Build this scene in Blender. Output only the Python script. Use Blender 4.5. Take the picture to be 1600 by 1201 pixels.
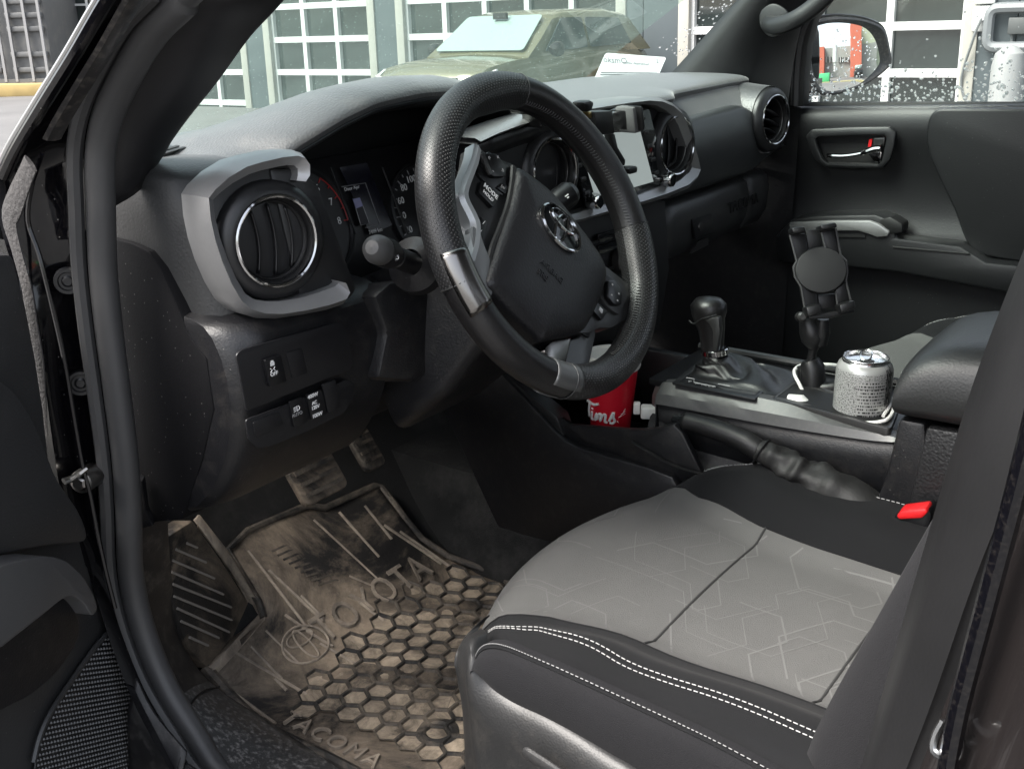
import bpy, bmesh, math, random
import numpy as np
from mathutils import Vector, Matrix
for o in list(bpy.data.objects):
    bpy.data.objects.remove(o, do_unlink=True)
scene = bpy.context.scene
COL = scene.collection
R = math.radians
# ------------------------------------------------------------------ camera
FPX, CX, CY = 1730.0, 800.0, 600.5          # focal length and centre in photo pixels (1600 x 1201)
YAW, PIT, ROL = R(53.8), R(20.0), R(1.1)
FW = np.array([math.sin(YAW)*math.cos(PIT), math.cos(YAW)*math.cos(PIT), -math.sin(PIT)])
_r0 = np.array([math.cos(YAW), -math.sin(YAW), 0.0]); _u0 = np.cross(_r0, FW)
RT = _r0*math.cos(ROL) - _u0*math.sin(ROL); UPV = np.cross(RT, FW)
CAM = np.array([-1.3803, -0.6862, 1.5163])
cam_d = bpy.data.cameras.new('camera'); cam = bpy.data.objects.new('camera', cam_d); COL.objects.link(cam)
cam_d.sensor_width = 36.0; cam_d.sensor_fit = 'HORIZONTAL'; cam_d.lens = 36.0*FPX/1600.0
cam_d.clip_start = 0.02; cam_d.clip_end = 500.0
cam.matrix_world = Matrix(((RT[0], UPV[0], -FW[0], CAM[0]), (RT[1], UPV[1], -FW[1], CAM[1]), (RT[2], UPV[2], -FW[2], CAM[2]), (0, 0, 0, 1)))
scene.camera = cam
# ------------------------------------------------------------------ world, sun, exposure (overcast day)
world = bpy.data.worlds.new('World'); scene.world = world; world.use_nodes = True
wn = world.node_tree.nodes; wl_ = world.node_tree.links
bg = wn.get('Background') or wn.new('ShaderNodeBackground')
sky = wn.new('ShaderNodeTexSky'); sky.sky_type = 'NISHITA'; sky.sun_disc = False
SUN_EL, SUN_AZ = R(52), R(-58)              # azimuth from +Y (truck's nose) towards +X
sky.sun_elevation = SUN_EL; sky.sun_rotation = SUN_AZ
sky.air_density = 1.0; sky.dust_density = 4.0; sky.ozone_density = 1.0
hs = wn.new('ShaderNodeHueSaturation'); hs.inputs['Saturation'].default_value = 0.42
wl_.new(sky.outputs[0], hs.inputs['Color']); wl_.new(hs.outputs[0], bg.inputs['Color'])
bg.inputs['Strength'].default_value = 0.15
sd = bpy.data.lights.new('sun', 'SUN'); sd.energy = 2.6; sd.angle = R(36); sd.color = (1.0, 0.95, 0.89)
sun = bpy.data.objects.new('sun', sd); COL.objects.link(sun)
sv = Vector((math.sin(SUN_AZ)*math.cos(SUN_EL), math.cos(SUN_AZ)*math.cos(SUN_EL), math.sin(SUN_EL)))
sun.rotation_euler = sv.to_track_quat('Z', 'Y').to_euler(); sun.location = (0, 0, 6)
vs = scene.view_settings
vs.view_transform = 'Standard'; vs.look = 'None'; vs.gamma = 1.0; vs.use_curve_mapping = False
vs.exposure = 1.85
scene.cycles.max_bounces = 10; scene.cycles.transparent_max_bounces = 12
# ------------------------------------------------------------------ measuring helpers: a photo pixel on a plane of the truck
def ray(px, py):
    d = FW*FPX + RT*(px-CX) - UPV*(py-CY); return d/np.linalg.norm(d)
def U(px, py, x=None, y=None, z=None, d=None):
    v = ray(px, py)
    if d is not None: return CAM + v*d
    for i, a in enumerate((x, y, z)):
        if a is not None: return CAM + v*(a-CAM[i])/v[i]
def UP(px, py, o, n):
    v = ray(px, py); o = np.asarray(o, float); n = np.asarray(n, float)
    return CAM + v*(((o-CAM)@n)/(v@n))
def V(*a): return np.array(a, float)
def nrm(a): a = np.asarray(a, float); return a/np.linalg.norm(a)
def catmull(pts, n=8, closed=False):
    P = [np.asarray(p, float) for p in pts]; m = len(P); out = []
    rng = range(m) if closed else range(m-1)
    for i in rng:
        if closed: p0, p1, p2, p3 = P[i-1], P[i], P[(i+1) % m], P[(i+2) % m]
        else:
            p1, p2 = P[i], P[i+1]; p0 = P[i-1] if i > 0 else 2*p1-p2; p3 = P[i+2] if i+2 < m else 2*p2-p1
        for k in range(n):
            t = k/n
            out.append(.5*((2*p1)+(-p0+p2)*t+(2*p0-5*p1+4*p2-p3)*t*t+(-p0+3*p1-3*p2+p3)*t**3))
    if not closed: out.append(P[-1])
    return out
def roundp(pts, r, n=4):
    """round the corners of a closed polygon (any dimension)"""
    P = [np.asarray(p, float) for p in pts]; m = len(P); out = []
    for i in range(m):
        a, b, c = P[i-1], P[i], P[(i+1) % m]; rr = r[i] if isinstance(r, (list, tuple)) else r
        la, lc = np.linalg.norm(a-b), np.linalg.norm(c-b); q = min(rr, la*.48, lc*.48)
        s, e = b+(a-b)/la*q, b+(c-b)/lc*q
        for k in range(n+1):
            t = k/n; out.append((1-t)**2*s+2*t*(1-t)*b+t*t*e)
    return out
def lerp(a, b, t): return np.asarray(a, float)*(1-t)+np.asarray(b, float)*t
def interp(x, xs, ys):
    if x <= xs[0]: return ys[0]
    for i in range(len(xs)-1):
        if x <= xs[i+1]:
            t = (x-xs[i])/(xs[i+1]-xs[i]); t = t*t*(3-2*t); return ys[i]*(1-t)+ys[i+1]*t
    return ys[-1]
# ------------------------------------------------------------------ mesh builder
class MB:
    def __init__(self): self.v = []; self.f = []; self.uv = {}
    def add(self, vs, fs):
        b = len(self.v); self.v += [tuple(map(float, p)) for p in vs]; self.f += [tuple(b+i for i in f) for f in fs]; return b
    def box(self, c, s, rot=None, ax=None):
        c = np.asarray(c, float); h = np.asarray(s, float)/2
        if ax is None:
            M = np.eye(3) if rot is None else np.array(Matrix.Rotation(rot[1], 3, rot[0]))
            ax = (M[:, 0], M[:, 1], M[:, 2])
        vs = [c+ax[0]*h[0]*i+ax[1]*h[1]*j+ax[2]*h[2]*k for i in (-1, 1) for j in (-1, 1) for k in (-1, 1)]
        self.add(vs, [(0, 1, 3, 2), (4, 6, 7, 5), (0, 4, 5, 1), (2, 3, 7, 6), (0, 2, 6, 4), (1, 5, 7, 3)]); return self
    def prism(self, poly, off, capa=True, capb=True):
        off = np.asarray(off, float); n = len(poly); A = [np.asarray(p, float) for p in poly]
        fs = [(i, (i+1) % n, n+(i+1) % n, n+i) for i in range(n)]
        if capa: fs.append(tuple(range(n-1, -1, -1)))
        if capb: fs.append(tuple(range(n, 2*n)))
        self.add(A+[p+off for p in A], fs); return self
    def loft(self, rings, closed=True, cap=True, uv=None):
        m = len(rings[0]); vs = [p for r in rings for p in r]; fs = []
        for i in range(len(rings)-1):
            for j in range(m if closed else m-1):
                k = (j+1) % m; fs.append((i*m+j, i*m+k, (i+1)*m+k, (i+1)*m+j))
        if closed and cap: fs += [tuple(range(m-1, -1, -1)), tuple((len(rings)-1)*m+j for j in range(m))]
        b = self.add(vs, fs)
        if uv is not None:
            for i, q in enumerate(uv): self.uv[b+i] = q
        return self
    def ring(self, poly_out, poly_in, off):
        """closed frame between two loops with the same number of points"""
        off = np.asarray(off, float); n = len(poly_out)
        L = [list(poly_out), list(poly_in), [np.asarray(p)+off for p in poly_in], [np.asarray(p)+off for p in poly_out]]
        vs = [p for l in L for p in l]; fs = []
        for a in range(4):
            b = (a+1) % 4
            for i in range(n):
                j = (i+1) % n; fs.append((a*n+i, a*n+j, b*n+j, b*n+i))
        self.add(vs, fs); return self
    def tube(self, path, r, seg=10, closed=False, cap=True, sx=1.0, sy=1.0, up=None):
        P = [np.asarray(p, float) for p in path]; n = len(P); rings = []
        T = []
        for i in range(n):
            if closed: t = P[(i+1) % n]-P[i-1]
            else: t = P[min(i+1, n-1)]-P[max(i-1, 0)]
            T.append(nrm(t))
        a = np.asarray(up, float) if up is not None else (V(0, 0, 1) if abs(T[0][2]) < .9 else V(1, 0, 0))
        N = nrm(a-T[0]*(a@T[0]))
        for i in range(n):
            if up is not None: N = nrm(np.asarray(up, float)-T[i]*(np.asarray(up, float)@T[i]))
            else: N = nrm(N-T[i]*(N@T[i]))
            B = np.cross(T[i], N); rr = r[i] if hasattr(r, '__len__') else r
            rings.append([P[i]+(N*math.cos(2*math.pi*k/seg)*sx+B*math.sin(2*math.pi*k/seg)*sy)*rr for k in range(seg)])
        if closed: rings.append(rings[0])
        return self.loft(rings, True, cap and not closed)
    def lathe(self, prof, o, axis, seg=32, a0=0.0, a1=2*math.pi, u=None):
        o = np.asarray(o, float); ax = nrm(axis)
        h = np.asarray(u, float) if u is not None else (V(0, 0, 1) if abs(ax[2]) < .9 else V(1, 0, 0))
        A = nrm(h-ax*(h@ax)); B = np.cross(ax, A); full = abs(a1-a0-2*math.pi) < 1e-6
        rings = []
        for r_, z in prof:
            rings.append([o+ax*z+(A*math.cos(a0+(a1-a0)*k/seg)+B*math.sin(a0+(a1-a0)*k/seg))*max(r_, 1e-5) for k in range(seg if full else seg+1)])
        return self.loft(rings, full, False)
    def build(self, name, mat, parent=None, bevel=0, bseg=2, angle=32, sub=0, solid=0, bang=30, flat=False, weld=True):
        me = bpy.data.meshes.new(name); bm = bmesh.new()
        vv = [bm.verts.new(p) for p in self.v]
        for f in self.f:
            try: bm.faces.new([vv[i] for i in f])
            except ValueError: pass
        if self.uv:
            L = bm.loops.layers.uv.new('UVMap'); idx = {v: i for i, v in enumerate(vv)}
            for f in bm.faces:
                for l in f.loops: l[L].uv = self.uv.get(idx[l.vert], (0, 0))
        elif weld:
            bmesh.ops.remove_doubles(bm, verts=bm.verts, dist=1e-6)
        bmesh.ops.recalc_face_normals(bm, faces=bm.faces)
        if bevel:
            ed = [e for e in bm.edges if len(e.link_faces) == 2 and e.calc_face_angle(0) > R(bang)]
            bmesh.ops.bevel(bm, geom=ed, offset=bevel, offset_type='OFFSET', segments=bseg, profile=.5, affect='EDGES', clamp_overlap=True)
        bm.to_mesh(me); bm.free()
        if not flat:
            me.shade_smooth(); me.set_sharp_from_angle(angle=R(angle))
        o = bpy.data.objects.new(name, me); COL.objects.link(o)
        if solid:
            md = o.modifiers.new('solid', 'SOLIDIFY'); md.thickness = solid; md.offset = -1
        if sub:
            md = o.modifiers.new('sub', 'SUBSURF'); md.levels = sub; md.render_levels = sub
        if mat: me.materials.append(mat)
        if parent: attach(o, parent)
        return o
def attach(o, parent):
    o.parent = parent; p = parent
    while p.parent: p = p.parent
    if parent.type == 'EMPTY': o.matrix_parent_inverse = parent.matrix_basis.inverted()
def tag(o, label, cat, group=None, kind=None):
    if label: o['label'] = label
    if cat: o['category'] = cat
    if group: o['group'] = group
    if kind: o['kind'] = kind
    return o
def thing(name, label, cat, loc=(0, 0, 0), group=None):
    o = bpy.data.objects.new(name, None); COL.objects.link(o); o.empty_display_size = .05
    o.location = Vector([float(a) for a in loc]); o.matrix_basis = Matrix.Translation(o.location)
    return tag(o, label, cat, group)
def struct(o): o['kind'] = 'structure'; return o
def text(body, name, o, u, v, size, mat, parent, depth=.0006, align='CENTER', shear=0, spacing=1.0, warp=None, bold=0):
    cu = bpy.data.curves.new(name, 'FONT'); cu.body = body; cu.size = size; cu.extrude = depth; cu.align_x = align; cu.align_y = 'CENTER'
    cu.shear = shear; cu.space_character = spacing; cu.offset = bold; cu.resolution_u = 3
    ob = bpy.data.objects.new('tmp', cu); COL.objects.link(ob)
    dg = bpy.context.evaluated_depsgraph_get(); me = bpy.data.meshes.new_from_object(ob.evaluated_get(dg)); me.name = name
    bpy.data.objects.remove(ob, do_unlink=True); bpy.data.curves.remove(cu)
    u = nrm(u); v = nrm(np.asarray(v, float)-u*(np.asarray(v, float)@u)); n = np.cross(u, v); o = np.asarray(o, float)
    for vt in me.vertices:
        x, y, z = vt.co
        q = warp(x, y, z) if warp else o+u*x+v*y+n*z
        vt.co = Vector([float(a) for a in q])
    me.materials.clear(); me.materials.append(mat)
    ob = bpy.data.objects.new(name, me); COL.objects.link(ob)
    if parent: attach(ob, parent)
    return ob
# ------------------------------------------------------------------ materials
def mat(name, col, rough=.5, metal=0, spec=.5, grain=None, gstr=.15, gdist=.0006, dust=0, dustcol=(.35, .31, .26), dscale=30, var=0, vscale=20, coat=0, sheen=0, gtype='VORONOI', specks=0):
    m = bpy.data.materials.new(name); m.use_nodes = True; nt = m.node_tree; N = nt.nodes; L = nt.links
    b = N['Principled BSDF']; b.inputs['Base Color'].default_value = (*col, 1); b.inputs['Roughness'].default_value = rough
    b.inputs['Metallic'].default_value = metal; b.inputs['Specular IOR Level'].default_value = spec
    b.inputs['Coat Weight'].default_value = coat; b.inputs['Coat Roughness'].default_value = .03
    b.inputs['Sheen Weight'].default_value = sheen; b.inputs['Sheen Roughness'].default_value = .4
    tc = N.new('ShaderNodeTexCoord'); cs = None
    if var:
        nz = N.new('ShaderNodeTexNoise'); nz.inputs['Scale'].default_value = vscale; nz.inputs['Detail'].default_value = 5
        L.new(tc.outputs['Object'], nz.inputs['Vector'])
        mx = N.new('ShaderNodeMix'); mx.data_type = 'RGBA'; L.new(nz.outputs[0], mx.inputs[0])
        mx.inputs[6].default_value = (*[c*(1-var) for c in col], 1); mx.inputs[7].default_value = (*[min(1, c*(1+var)) for c in col], 1)
        cs = mx.outputs[2]
        mr = N.new('ShaderNodeMapRange'); L.new(nz.outputs[0], mr.inputs[0]); mr.inputs[3].default_value = max(.02, rough-.1*var); mr.inputs[4].default_value = min(1, rough+.1*var)
        L.new(mr.outputs[0], b.inputs['Roughness'])
    if dust:
        nz = N.new('ShaderNodeTexNoise'); nz.inputs['Scale'].default_value = dscale; nz.inputs['Detail'].default_value = 9; nz.inputs['Roughness'].default_value = .7
        L.new(tc.outputs['Object'], nz.inputs['Vector'])
        rp = N.new('ShaderNodeMapRange'); L.new(nz.outputs[0], rp.inputs[0]); rp.inputs[1].default_value = .5; rp.inputs[2].default_value = .78; rp.inputs[4].default_value = dust; rp.clamp = True
        mx = N.new('ShaderNodeMix'); mx.data_type = 'RGBA'; L.new(rp.outputs[0], mx.inputs[0])
        if cs: L.new(cs, mx.inputs[6])
        else: mx.inputs[6].default_value = (*col, 1)
        mx.inputs[7].default_value = (*dustcol, 1); cs = mx.outputs[2]
    if specks:
        sv_ = N.new('ShaderNodeTexVoronoi'); sv_.inputs['Scale'].default_value = 130; sv_.inputs['Randomness'].default_value = 1; L.new(tc.outputs['Object'], sv_.inputs['Vector'])
        sr = N.new('ShaderNodeMapRange'); L.new(sv_.outputs['Distance'], sr.inputs[0]); sr.inputs[1].default_value = .05; sr.inputs[2].default_value = .11; sr.inputs[3].default_value = specks; sr.inputs[4].default_value = 0; sr.clamp = True
        sc_ = N.new('ShaderNodeSeparateColor'); L.new(sv_.outputs['Color'], sc_.inputs[0]); sg_ = N.new('ShaderNodeMath'); sg_.operation = 'GREATER_THAN'; sg_.inputs[1].default_value = .72; L.new(sc_.outputs[0], sg_.inputs[0])
        sm_ = N.new('ShaderNodeMath'); sm_.operation = 'MULTIPLY'; L.new(sr.outputs[0], sm_.inputs[0]); L.new(sg_.outputs[0], sm_.inputs[1])
        mx = N.new('ShaderNodeMix'); mx.data_type = 'RGBA'; L.new(sm_.outputs[0], mx.inputs[0])
        if cs: L.new(cs, mx.inputs[6])
        else: mx.inputs[6].default_value = (*col, 1)
        mx.inputs[7].default_value = (.35, .34, .32, 1); cs = mx.outputs[2]
    if cs: L.new(cs, b.inputs['Base Color'])
    if grain:
        if gtype == 'VORONOI':
            vo = N.new('ShaderNodeTexVoronoi'); vo.feature = 'SMOOTH_F1'; vo.inputs['Scale'].default_value = grain; h = vo.outputs['Distance']
        else:
            vo = N.new('ShaderNodeTexNoise'); vo.inputs['Scale'].default_value = grain; vo.inputs['Detail'].default_value = 4; h = vo.outputs[0]
        L.new(tc.outputs['Object'], vo.inputs['Vector'])
        bp = N.new('ShaderNodeBump'); bp.inputs['Strength'].default_value = gstr; bp.inputs['Distance'].default_value = gdist
        L.new(h, bp.inputs['Height']); L.new(bp.outputs[0], b.inputs['Normal'])
    return m
M = {}
M['soft'] = mat('dash_soft', (.030, .0315, .033), .44, spec=.9, grain=380, gstr=.45, gdist=.0009, var=.15, dust=.08, sheen=.35)
M['plastic'] = mat('black_plastic', (.0055, .0056, .0068), .42, grain=520, gstr=.4, gdist=.0005, var=.2, dust=.05, dscale=60, specks=.25)
M['plastic_smooth'] = mat('black_plastic_smooth', (.0045, .0046, .0056), .36, var=.25)
M['trimgrey'] = mat('charcoal_plastic', (.0125, .0128, .0138), .38, grain=700, gstr=.12, gdist=.0004, var=.15)
M['black'] = mat('matte_black', (.003, .003, .0035), .6)
M['silver'] = mat('satin_silver', (.27, .27, .272), .34, metal=.55, var=.06, vscale=200)
M['silverdark'] = mat('satin_gunmetal', (.07, .069, .069), .34, metal=.7, var=.1)
M['brushed'] = mat('smoked_chrome', (.22, .21, .20), .22, metal=1.0, var=.1)
M['chrome'] = mat('chrome', (.50, .50, .50), .10, metal=1.0)
M['gloss'] = mat('gloss_black_paint', (.002, .002, .003), .10, spec=.35, coat=.25, dust=.04, dscale=300, specks=.4)
M['rubber'] = mat('rubber_seal', (.042, .042, .043), .50, grain=300, gstr=.1, var=.25, vscale=15)
M['white'] = mat('white_print', (.75, .75, .74), .5)
M['dimwhite'] = mat('dim_print', (.30, .30, .30), .5)
M['red'] = mat('red_plastic', (.55, .012, .015), .35)
M['wplastic'] = mat('white_plastic', (.68, .67, .64), .35, var=.06)
# ================================================================== the truck's cab: pillars, sill, floor, roof
XC = -.04                                     # the truck's centreline
XS = -.77                                     # plane of the driver's door opening
M['carpet'] = mat('carpet', (.006, .006, .006), .95, grain=900, gstr=.9, gdist=.003, dust=.5, dustcol=(.075, .072, .068), dscale=11, gtype='NOISE')
M['headliner'] = mat('headliner', (.16, .16, .155), .9, grain=900, gstr=.3, gtype='NOISE')
M['sill'] = mat('dirty_sill', (.038, .038, .038), .36, grain=500, gstr=.2, dust=.75, dustcol=(.36, .35, .34), dscale=140)
M['rust'] = mat('weathered_foam', (.03, .028, .028), .8, grain=260, gstr=.8, gdist=.003, dust=.7, dustcol=(.07, .068, .066), dscale=160, gtype='NOISE')
cab = thing('truck_cab', 'glossy black pickup truck cab with dirty sill and dark carpet', 'truck cab', (XC, 0, 0))
# --- rubber seal round the door opening (two lips)
sealpx = [(300, -30), (280, 0), (235, 45), (200, 100), (170, 160), (155, 210), (150, 260), (152, 330), (155, 420), (165, 520), (178, 620), (190, 720), (195, 800), (199, 900), (218, 985), (252, 1070), (300, 1150), (345, 1215)]
sealp = [U(px+6, py, x=XS+.012) for px, py in sealpx]
sealp = [sealp[0]+V(0, -.5, .20), sealp[0]+V(0, -.25, .12)]+sealp+[sealp[-1]+V(0, -.12, -.02), sealp[-1]+V(0, -.4, -.03)]
path = catmull(sealp, 6)
MB().tube(path, .0150, 14, sx=.9, sy=1.0, up=(-1, 0, 0)).build('door_seal', M['rubber'], cab)
lip = [p+V(-.016, .014 if 0 else 0, 0)+nrm(V(0, .8, .25))*.016 for p in path]
MB().tube(lip, .0075, 8, up=(-1, 0, 0)).build('seal_lip', M['rubber'], cab)
# --- interior A pillar trim on the driver's side
inner = [(520, -110), (430, 0), (380, 55), (330, 125), (285, 182), (258, 218), (240, 246), (214, 275)]
inn = catmull([U(px, py, x=-.675) for px, py in inner], 5)
def seal_at(i, n):
    return path[int(10+(i/(n-1))*44)]
rows = []
n = len(inn)
for i in range(n):
    a = seal_at(i, n)+V(.008, .004, 0); b = inn[i]; m1 = lerp(a, b, .4)+V(-.002, -.022, .004); m2 = lerp(a, b, .8)+V(.004, -.020, .006)
    back = b+V(.012, .05, .01)*(1-(i/(n-1))**3)
    rows.append(catmull([a, m1, m2, b, back], 4))
MB().loft(rows, closed=False).build('pillar_trim', mat('pillar_black', (.007, .0071, .0085), .5, grain=700, gstr=.12, gdist=.0004, var=.15), cab, solid=.004)
# --- painted door frame of the A pillar, outside of the seal
outer = [(190, -60), (150, 0), (100, 85), (50, 165), (10, 232), (-10, 300), (20, 420), (60, 540), (82, 690), (100, 790), (140, 900), (175, 1010), (215, 1110), (270, 1210)]
out_p = catmull([U(px, py, x=-.815) for px, py in outer], 5)
n = len(out_p); rows = []
for i in range(n):
    t = i/(n-1); a = path[int(11+t*(len(path)-25))]+V(-.006, .012, 0); b = out_p[i]
    rows.append([a, lerp(a, b, .25)+V(.012, .02, 0), lerp(a, b, .55)+V(.006, .018, 0), lerp(a, b, .8)+V(.0, .004, 0), b, b+V(.03, .03, 0)])
MB().loft(rows, closed=False).build('door_frame', M['gloss'], cab, angle=50)
# seam bead running down the frame
bead = [(66, 240), (50, 290), (44, 345), (62, 400), (82, 480), (100, 560), (117, 660), (130, 730), (140, 768), (152, 830), (165, 890), (180, 950)]
MB().tube(catmull([U(px, py, x=-.803) for px, py in bead], 4), .0022, 6).build('body_seam', M['gloss'], cab)
# weathered foam strip on the outer edge
foam = [(48, 255), (22, 320), (15, 345), (26, 390), (42, 450), (50, 500), (60, 560), (66, 620), (72, 680)]
wd = [.010, .013, .012, .009, .009, .009, .009, .007, .003]
fp = catmull([U(px, py, x=-.822) for px, py in foam], 4)
fw_ = [interp(i/(len(fp)-1)*8, list(range(9)), wd) for i in range(len(fp))]
MB().tube(fp, fw_, 10, sx=.22, sy=1, up=(-1, 0, 0)).build('weathered_strip', M['rust'], cab)
# body strip along the pillar's outer edge, pale metal along its whole length
edge = catmull([U(px, py, x=-.822) for px, py in [(195, -60), (152, 0), (102, 85), (52, 165), (12, 232), (-14, 290)]], 5)
MB().tube(edge, .0032, 8).build('drip_rail', mat('bright_edge', (.32, .32, .32), .3, metal=.7), cab)
edge2 = catmull([U(px+14, py, x=-.820) for px, py in [(195, -60), (152, 0), (102, 85), (52, 165), (12, 232), (-8, 275)]], 5)
MB().tube(edge2, .006, 8).build('outer_seal', M['gloss'], cab)
edge3 = catmull([U(px, py, x=-.806) for px, py in [(245, -60), (208, 0), (165, 75), (125, 140), (95, 190), (82, 215)]], 5)
MB().tube(edge3, .010, 8, sx=.4).build('frame_rib', mat('dusty_paint', (.02, .019, .019), .3, dust=.3, dscale=120), cab)
# body grommets
for px, py in ((106, 439), (126, 598)):
    o = U(px, py, x=-.780); a = nrm(V(-.75, -1, .05))
    g = MB().lathe([(0, .003), (.004, .003), (.006, .0015), (.0085, .0015), (.0095, .0035), (.0125, .0035), (.0135, 0), (.0135, -.003)], o, a, 24).build('grommet', M['plastic_smooth'], cab)
# door check strap bolt
o = U(131, 750, x=-.80); a = nrm(V(-1, -.5, .1))
MB().lathe([(0, .012), (.006, .012), (.008, .010)], o, a, 6).lathe([(.0085, .007), (.012, .006), (.0125, 0), (.0125, -.02)], o, a, 20).build('hinge_bolt', mat('worn_steel', (.30, .29, .28), .3, metal=1, dust=.4), cab)
MB().tube([U(100, 752, x=-.82), U(112, 748, x=-.812), U(126, 738, x=-.806), U(134, 732, x=-.80)], .006, 8, sx=.5).build('check_strap', mat('worn_steel2', (.25, .25, .24), .3, metal=1, dust=.5), cab)
# --- kick panel and scuff plate
k = MB()
kp = [(190, 838), (245, 815), (262, 835), (268, 900), (278, 990), (310, 1045), (345, 1075), (400, 1105), (470, 1160), (540, 1215)]
ka = catmull([U(px, py, x=-.755) for px, py in [(190, 838), (196, 900), (212, 975), (245, 1050), (292, 1128), (345, 1195), (420, 1275), (500, 1340)]], 5)
kb = catmull([U(262, 815, x=-.69), U(268, 900, x=-.68), U(280, 985, x=-.67), U(308, 1042, x=-.655), U(350, 1082, x=-.645), U(430, 1132, z=.655), U(510, 1187, z=.655), U(600, 1250, z=.655)], 5)
rows = [[a, lerp(a, b, .15)+V(.0, -.004, .008), lerp(a, b, .5)+V(-.003, -.006, .012), lerp(a, b, .85)+V(0, -.004, .008), b, b+V(.0, .03, -.05)] for a, b in zip(ka, kb)]
MB().loft(rows[:19], closed=False).build('scuff_upper', mat('scuff_plastic', (.010, .010, .0108), .42, grain=500, gstr=.25, dust=.22, dscale=60), cab, angle=60)
MB().loft(rows[18:], closed=False).build('scuff_plate', M['sill'], cab, angle=60)
MB().tube([lerp(ka[0], kb[0], t)+V(0, -.004, .004+.008*math.sin(math.pi*t)) for t in np.linspace(0, 1, 8)], .0022, 6).build('scuff_cap', M['rubber'], cab)
MB().tube([lerp(ka[19], kb[19], t)+V(0, -.006, .0115*math.sin(math.pi*min(.9, max(.1, t))))+V(0, 0, .001) for t in np.linspace(.05, .98, 9)], .0014, 6).build('scuff_joint', M['black'], cab)
# upper kick trim wedge
q = [U(208, 745, x=-.735), U(222, 752, x=-.735), U(228, 800, x=-.735), U(240, 822, x=-.735), U(216, 828, x=-.735)]
MB().prism(q, V(.012, .01, 0)).build('kick_trim', M['plastic'], cab, bevel=.002)
# --- outer sill under the open door
sp = [U(px, py, x=-.80) for px, py in [(212, 1060), (240, 1115), (290, 1175), (330, 1220)]]
MB().loft([[p, p+V(-.010, .01, -.04), p+V(-.018, .02, -.15)] for p in catmull(sp+[sp[-1]+V(0, -.5, -.02)], 5)], closed=False).build('outer_sill', mat('dusty_black', (.005, .005, .006), .5, dust=.8, dustcol=(.06, .058, .056), dscale=60), cab, solid=.003)
# --- floor, toe board, firewall, tunnel
fl = MB()
prof = [(-1.2, .625), (-.2, .625), (.24, .625), (.34, .655), (.50, .785), (.62, .90), (.68, 1.0), (.70, 1.25)]
fl.loft([[V(x, y, z) for y, z in prof] for x in np.linspace(-.70, .66, 12)], closed=False)
fl.build('carpet_floor', M['carpet'], cab, sub=1)
tn = MB()
tp = [(-.19, .62), (-.16, .70), (-.12, .78), (.06, .78), (.10, .72), (.12, .62)]
tn.loft([[V(x, y, z) for x, z in tp] for y in (-1.2, .3, .8)], closed=False).build('tunnel_carpet', M['carpet'], cab, angle=60)
# carpeted side of the footwell behind the mat
MB().loft([[V(-.70, y, .62), V(-.71, y, .75), V(-.715, y, 1.25)] for y in (.44, .55, .72)], closed=False).build('side_carpet', M['carpet'], cab)
MB().loft([[V(.66, y, .60), V(.69, y, .75), V(.70, y, 1.28)] for y in (.14, .45, .75)], closed=False).build('far_kick_panel', M['plastic'], cab)
# --- roof, headliner, rear wall, far side above the belt
MB().loft([[V(x, y, z-.06*((x-XC)/.75)**4) for y, z in ((.0, 1.735), (-.15, 1.775), (-.7, 1.80), (-1.5, 1.78))] for x in np.linspace(-.70, .62, 9)], closed=False).build('roof', M['headliner'], cab, solid=.03)
MB().box((XC, -1.55, 1.0), (1.5, .04, .95)).box((XC-.68, -1.55, 1.6), (.14, .04, .36)).box((XC+.68, -1.55, 1.6), (.14, .04, .36)).build('rear_wall', M['plastic'], cab)
MB().box((-.78, -1.08, .95), (.05, .84, .70)).build('rear_door_skin', M['plastic'], cab)
MB().box((.72, -1.10, .95), (.05, .90, .70)).box((.69, -.62, 1.5), (.04, .14, .5)).build('far_pillar', M['plastic'], cab)
# --- B pillar at the near right
bL = [U(px, py, x=-.715) for px, py in [(1650, 260), (1600, 388), (1520, 600), (1440, 870), (1385, 1060), (1345, 1201), (1320, 1290)]]
bM_ = [U(px, py, x=-.765) for px, py in [(1750, 420), (1680, 560), (1600, 742), (1535, 900), (1470, 1085), (1420, 1215), (1390, 1300)]]
MB().loft([[a+V(.06, -.05, 0), a+V(.006, -.004, 0), a+V(-.006, -.001, 0), lerp(a, b, .5)+V(-.008, .006, 0), b+V(-.004, .003, 0), b, b+V(0, -.02, 0)] for a, b in zip(catmull(bL, 5), catmull(bM_, 5))], closed=False).build('pillar_seal_trim', mat('pillar_rubber', (.008, .008, .0085), .40, grain=300, gstr=.1, var=.2), cab, angle=60)
bN = [U(px, py, x=-.79) for px, py in [(1900, 420), (1800, 560), (1730, 742), (1655, 900), (1580, 1085), (1530, 1215), (1500, 1300)]]
rows = [[b+V(.0, -.004, 0), lerp(b, c, .3)+V(0, .002, 0), lerp(b, c, .7), c, c+V(-.03, -.012, 0), c+V(-.04, -.06, 0), c+V(-.045, -.4, 0)] for b, c in zip(catmull(bM_, 5), catmull(bN, 5))]
MB().loft(rows, closed=False).build('pillar_panel', mat('pillar_paint', (.010, .0085, .0085), .25, coat=.5, var=.1), cab, angle=60)
gs = [U(px, py, x=-.793) for px, py in [(1640, 560), (1590, 760), (1545, 930), (1500, 1100), (1478, 1215)]]
MB().tube(catmull(gs, 5), .006, 8).build('pillar_lip', M['gloss'], cab)
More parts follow.
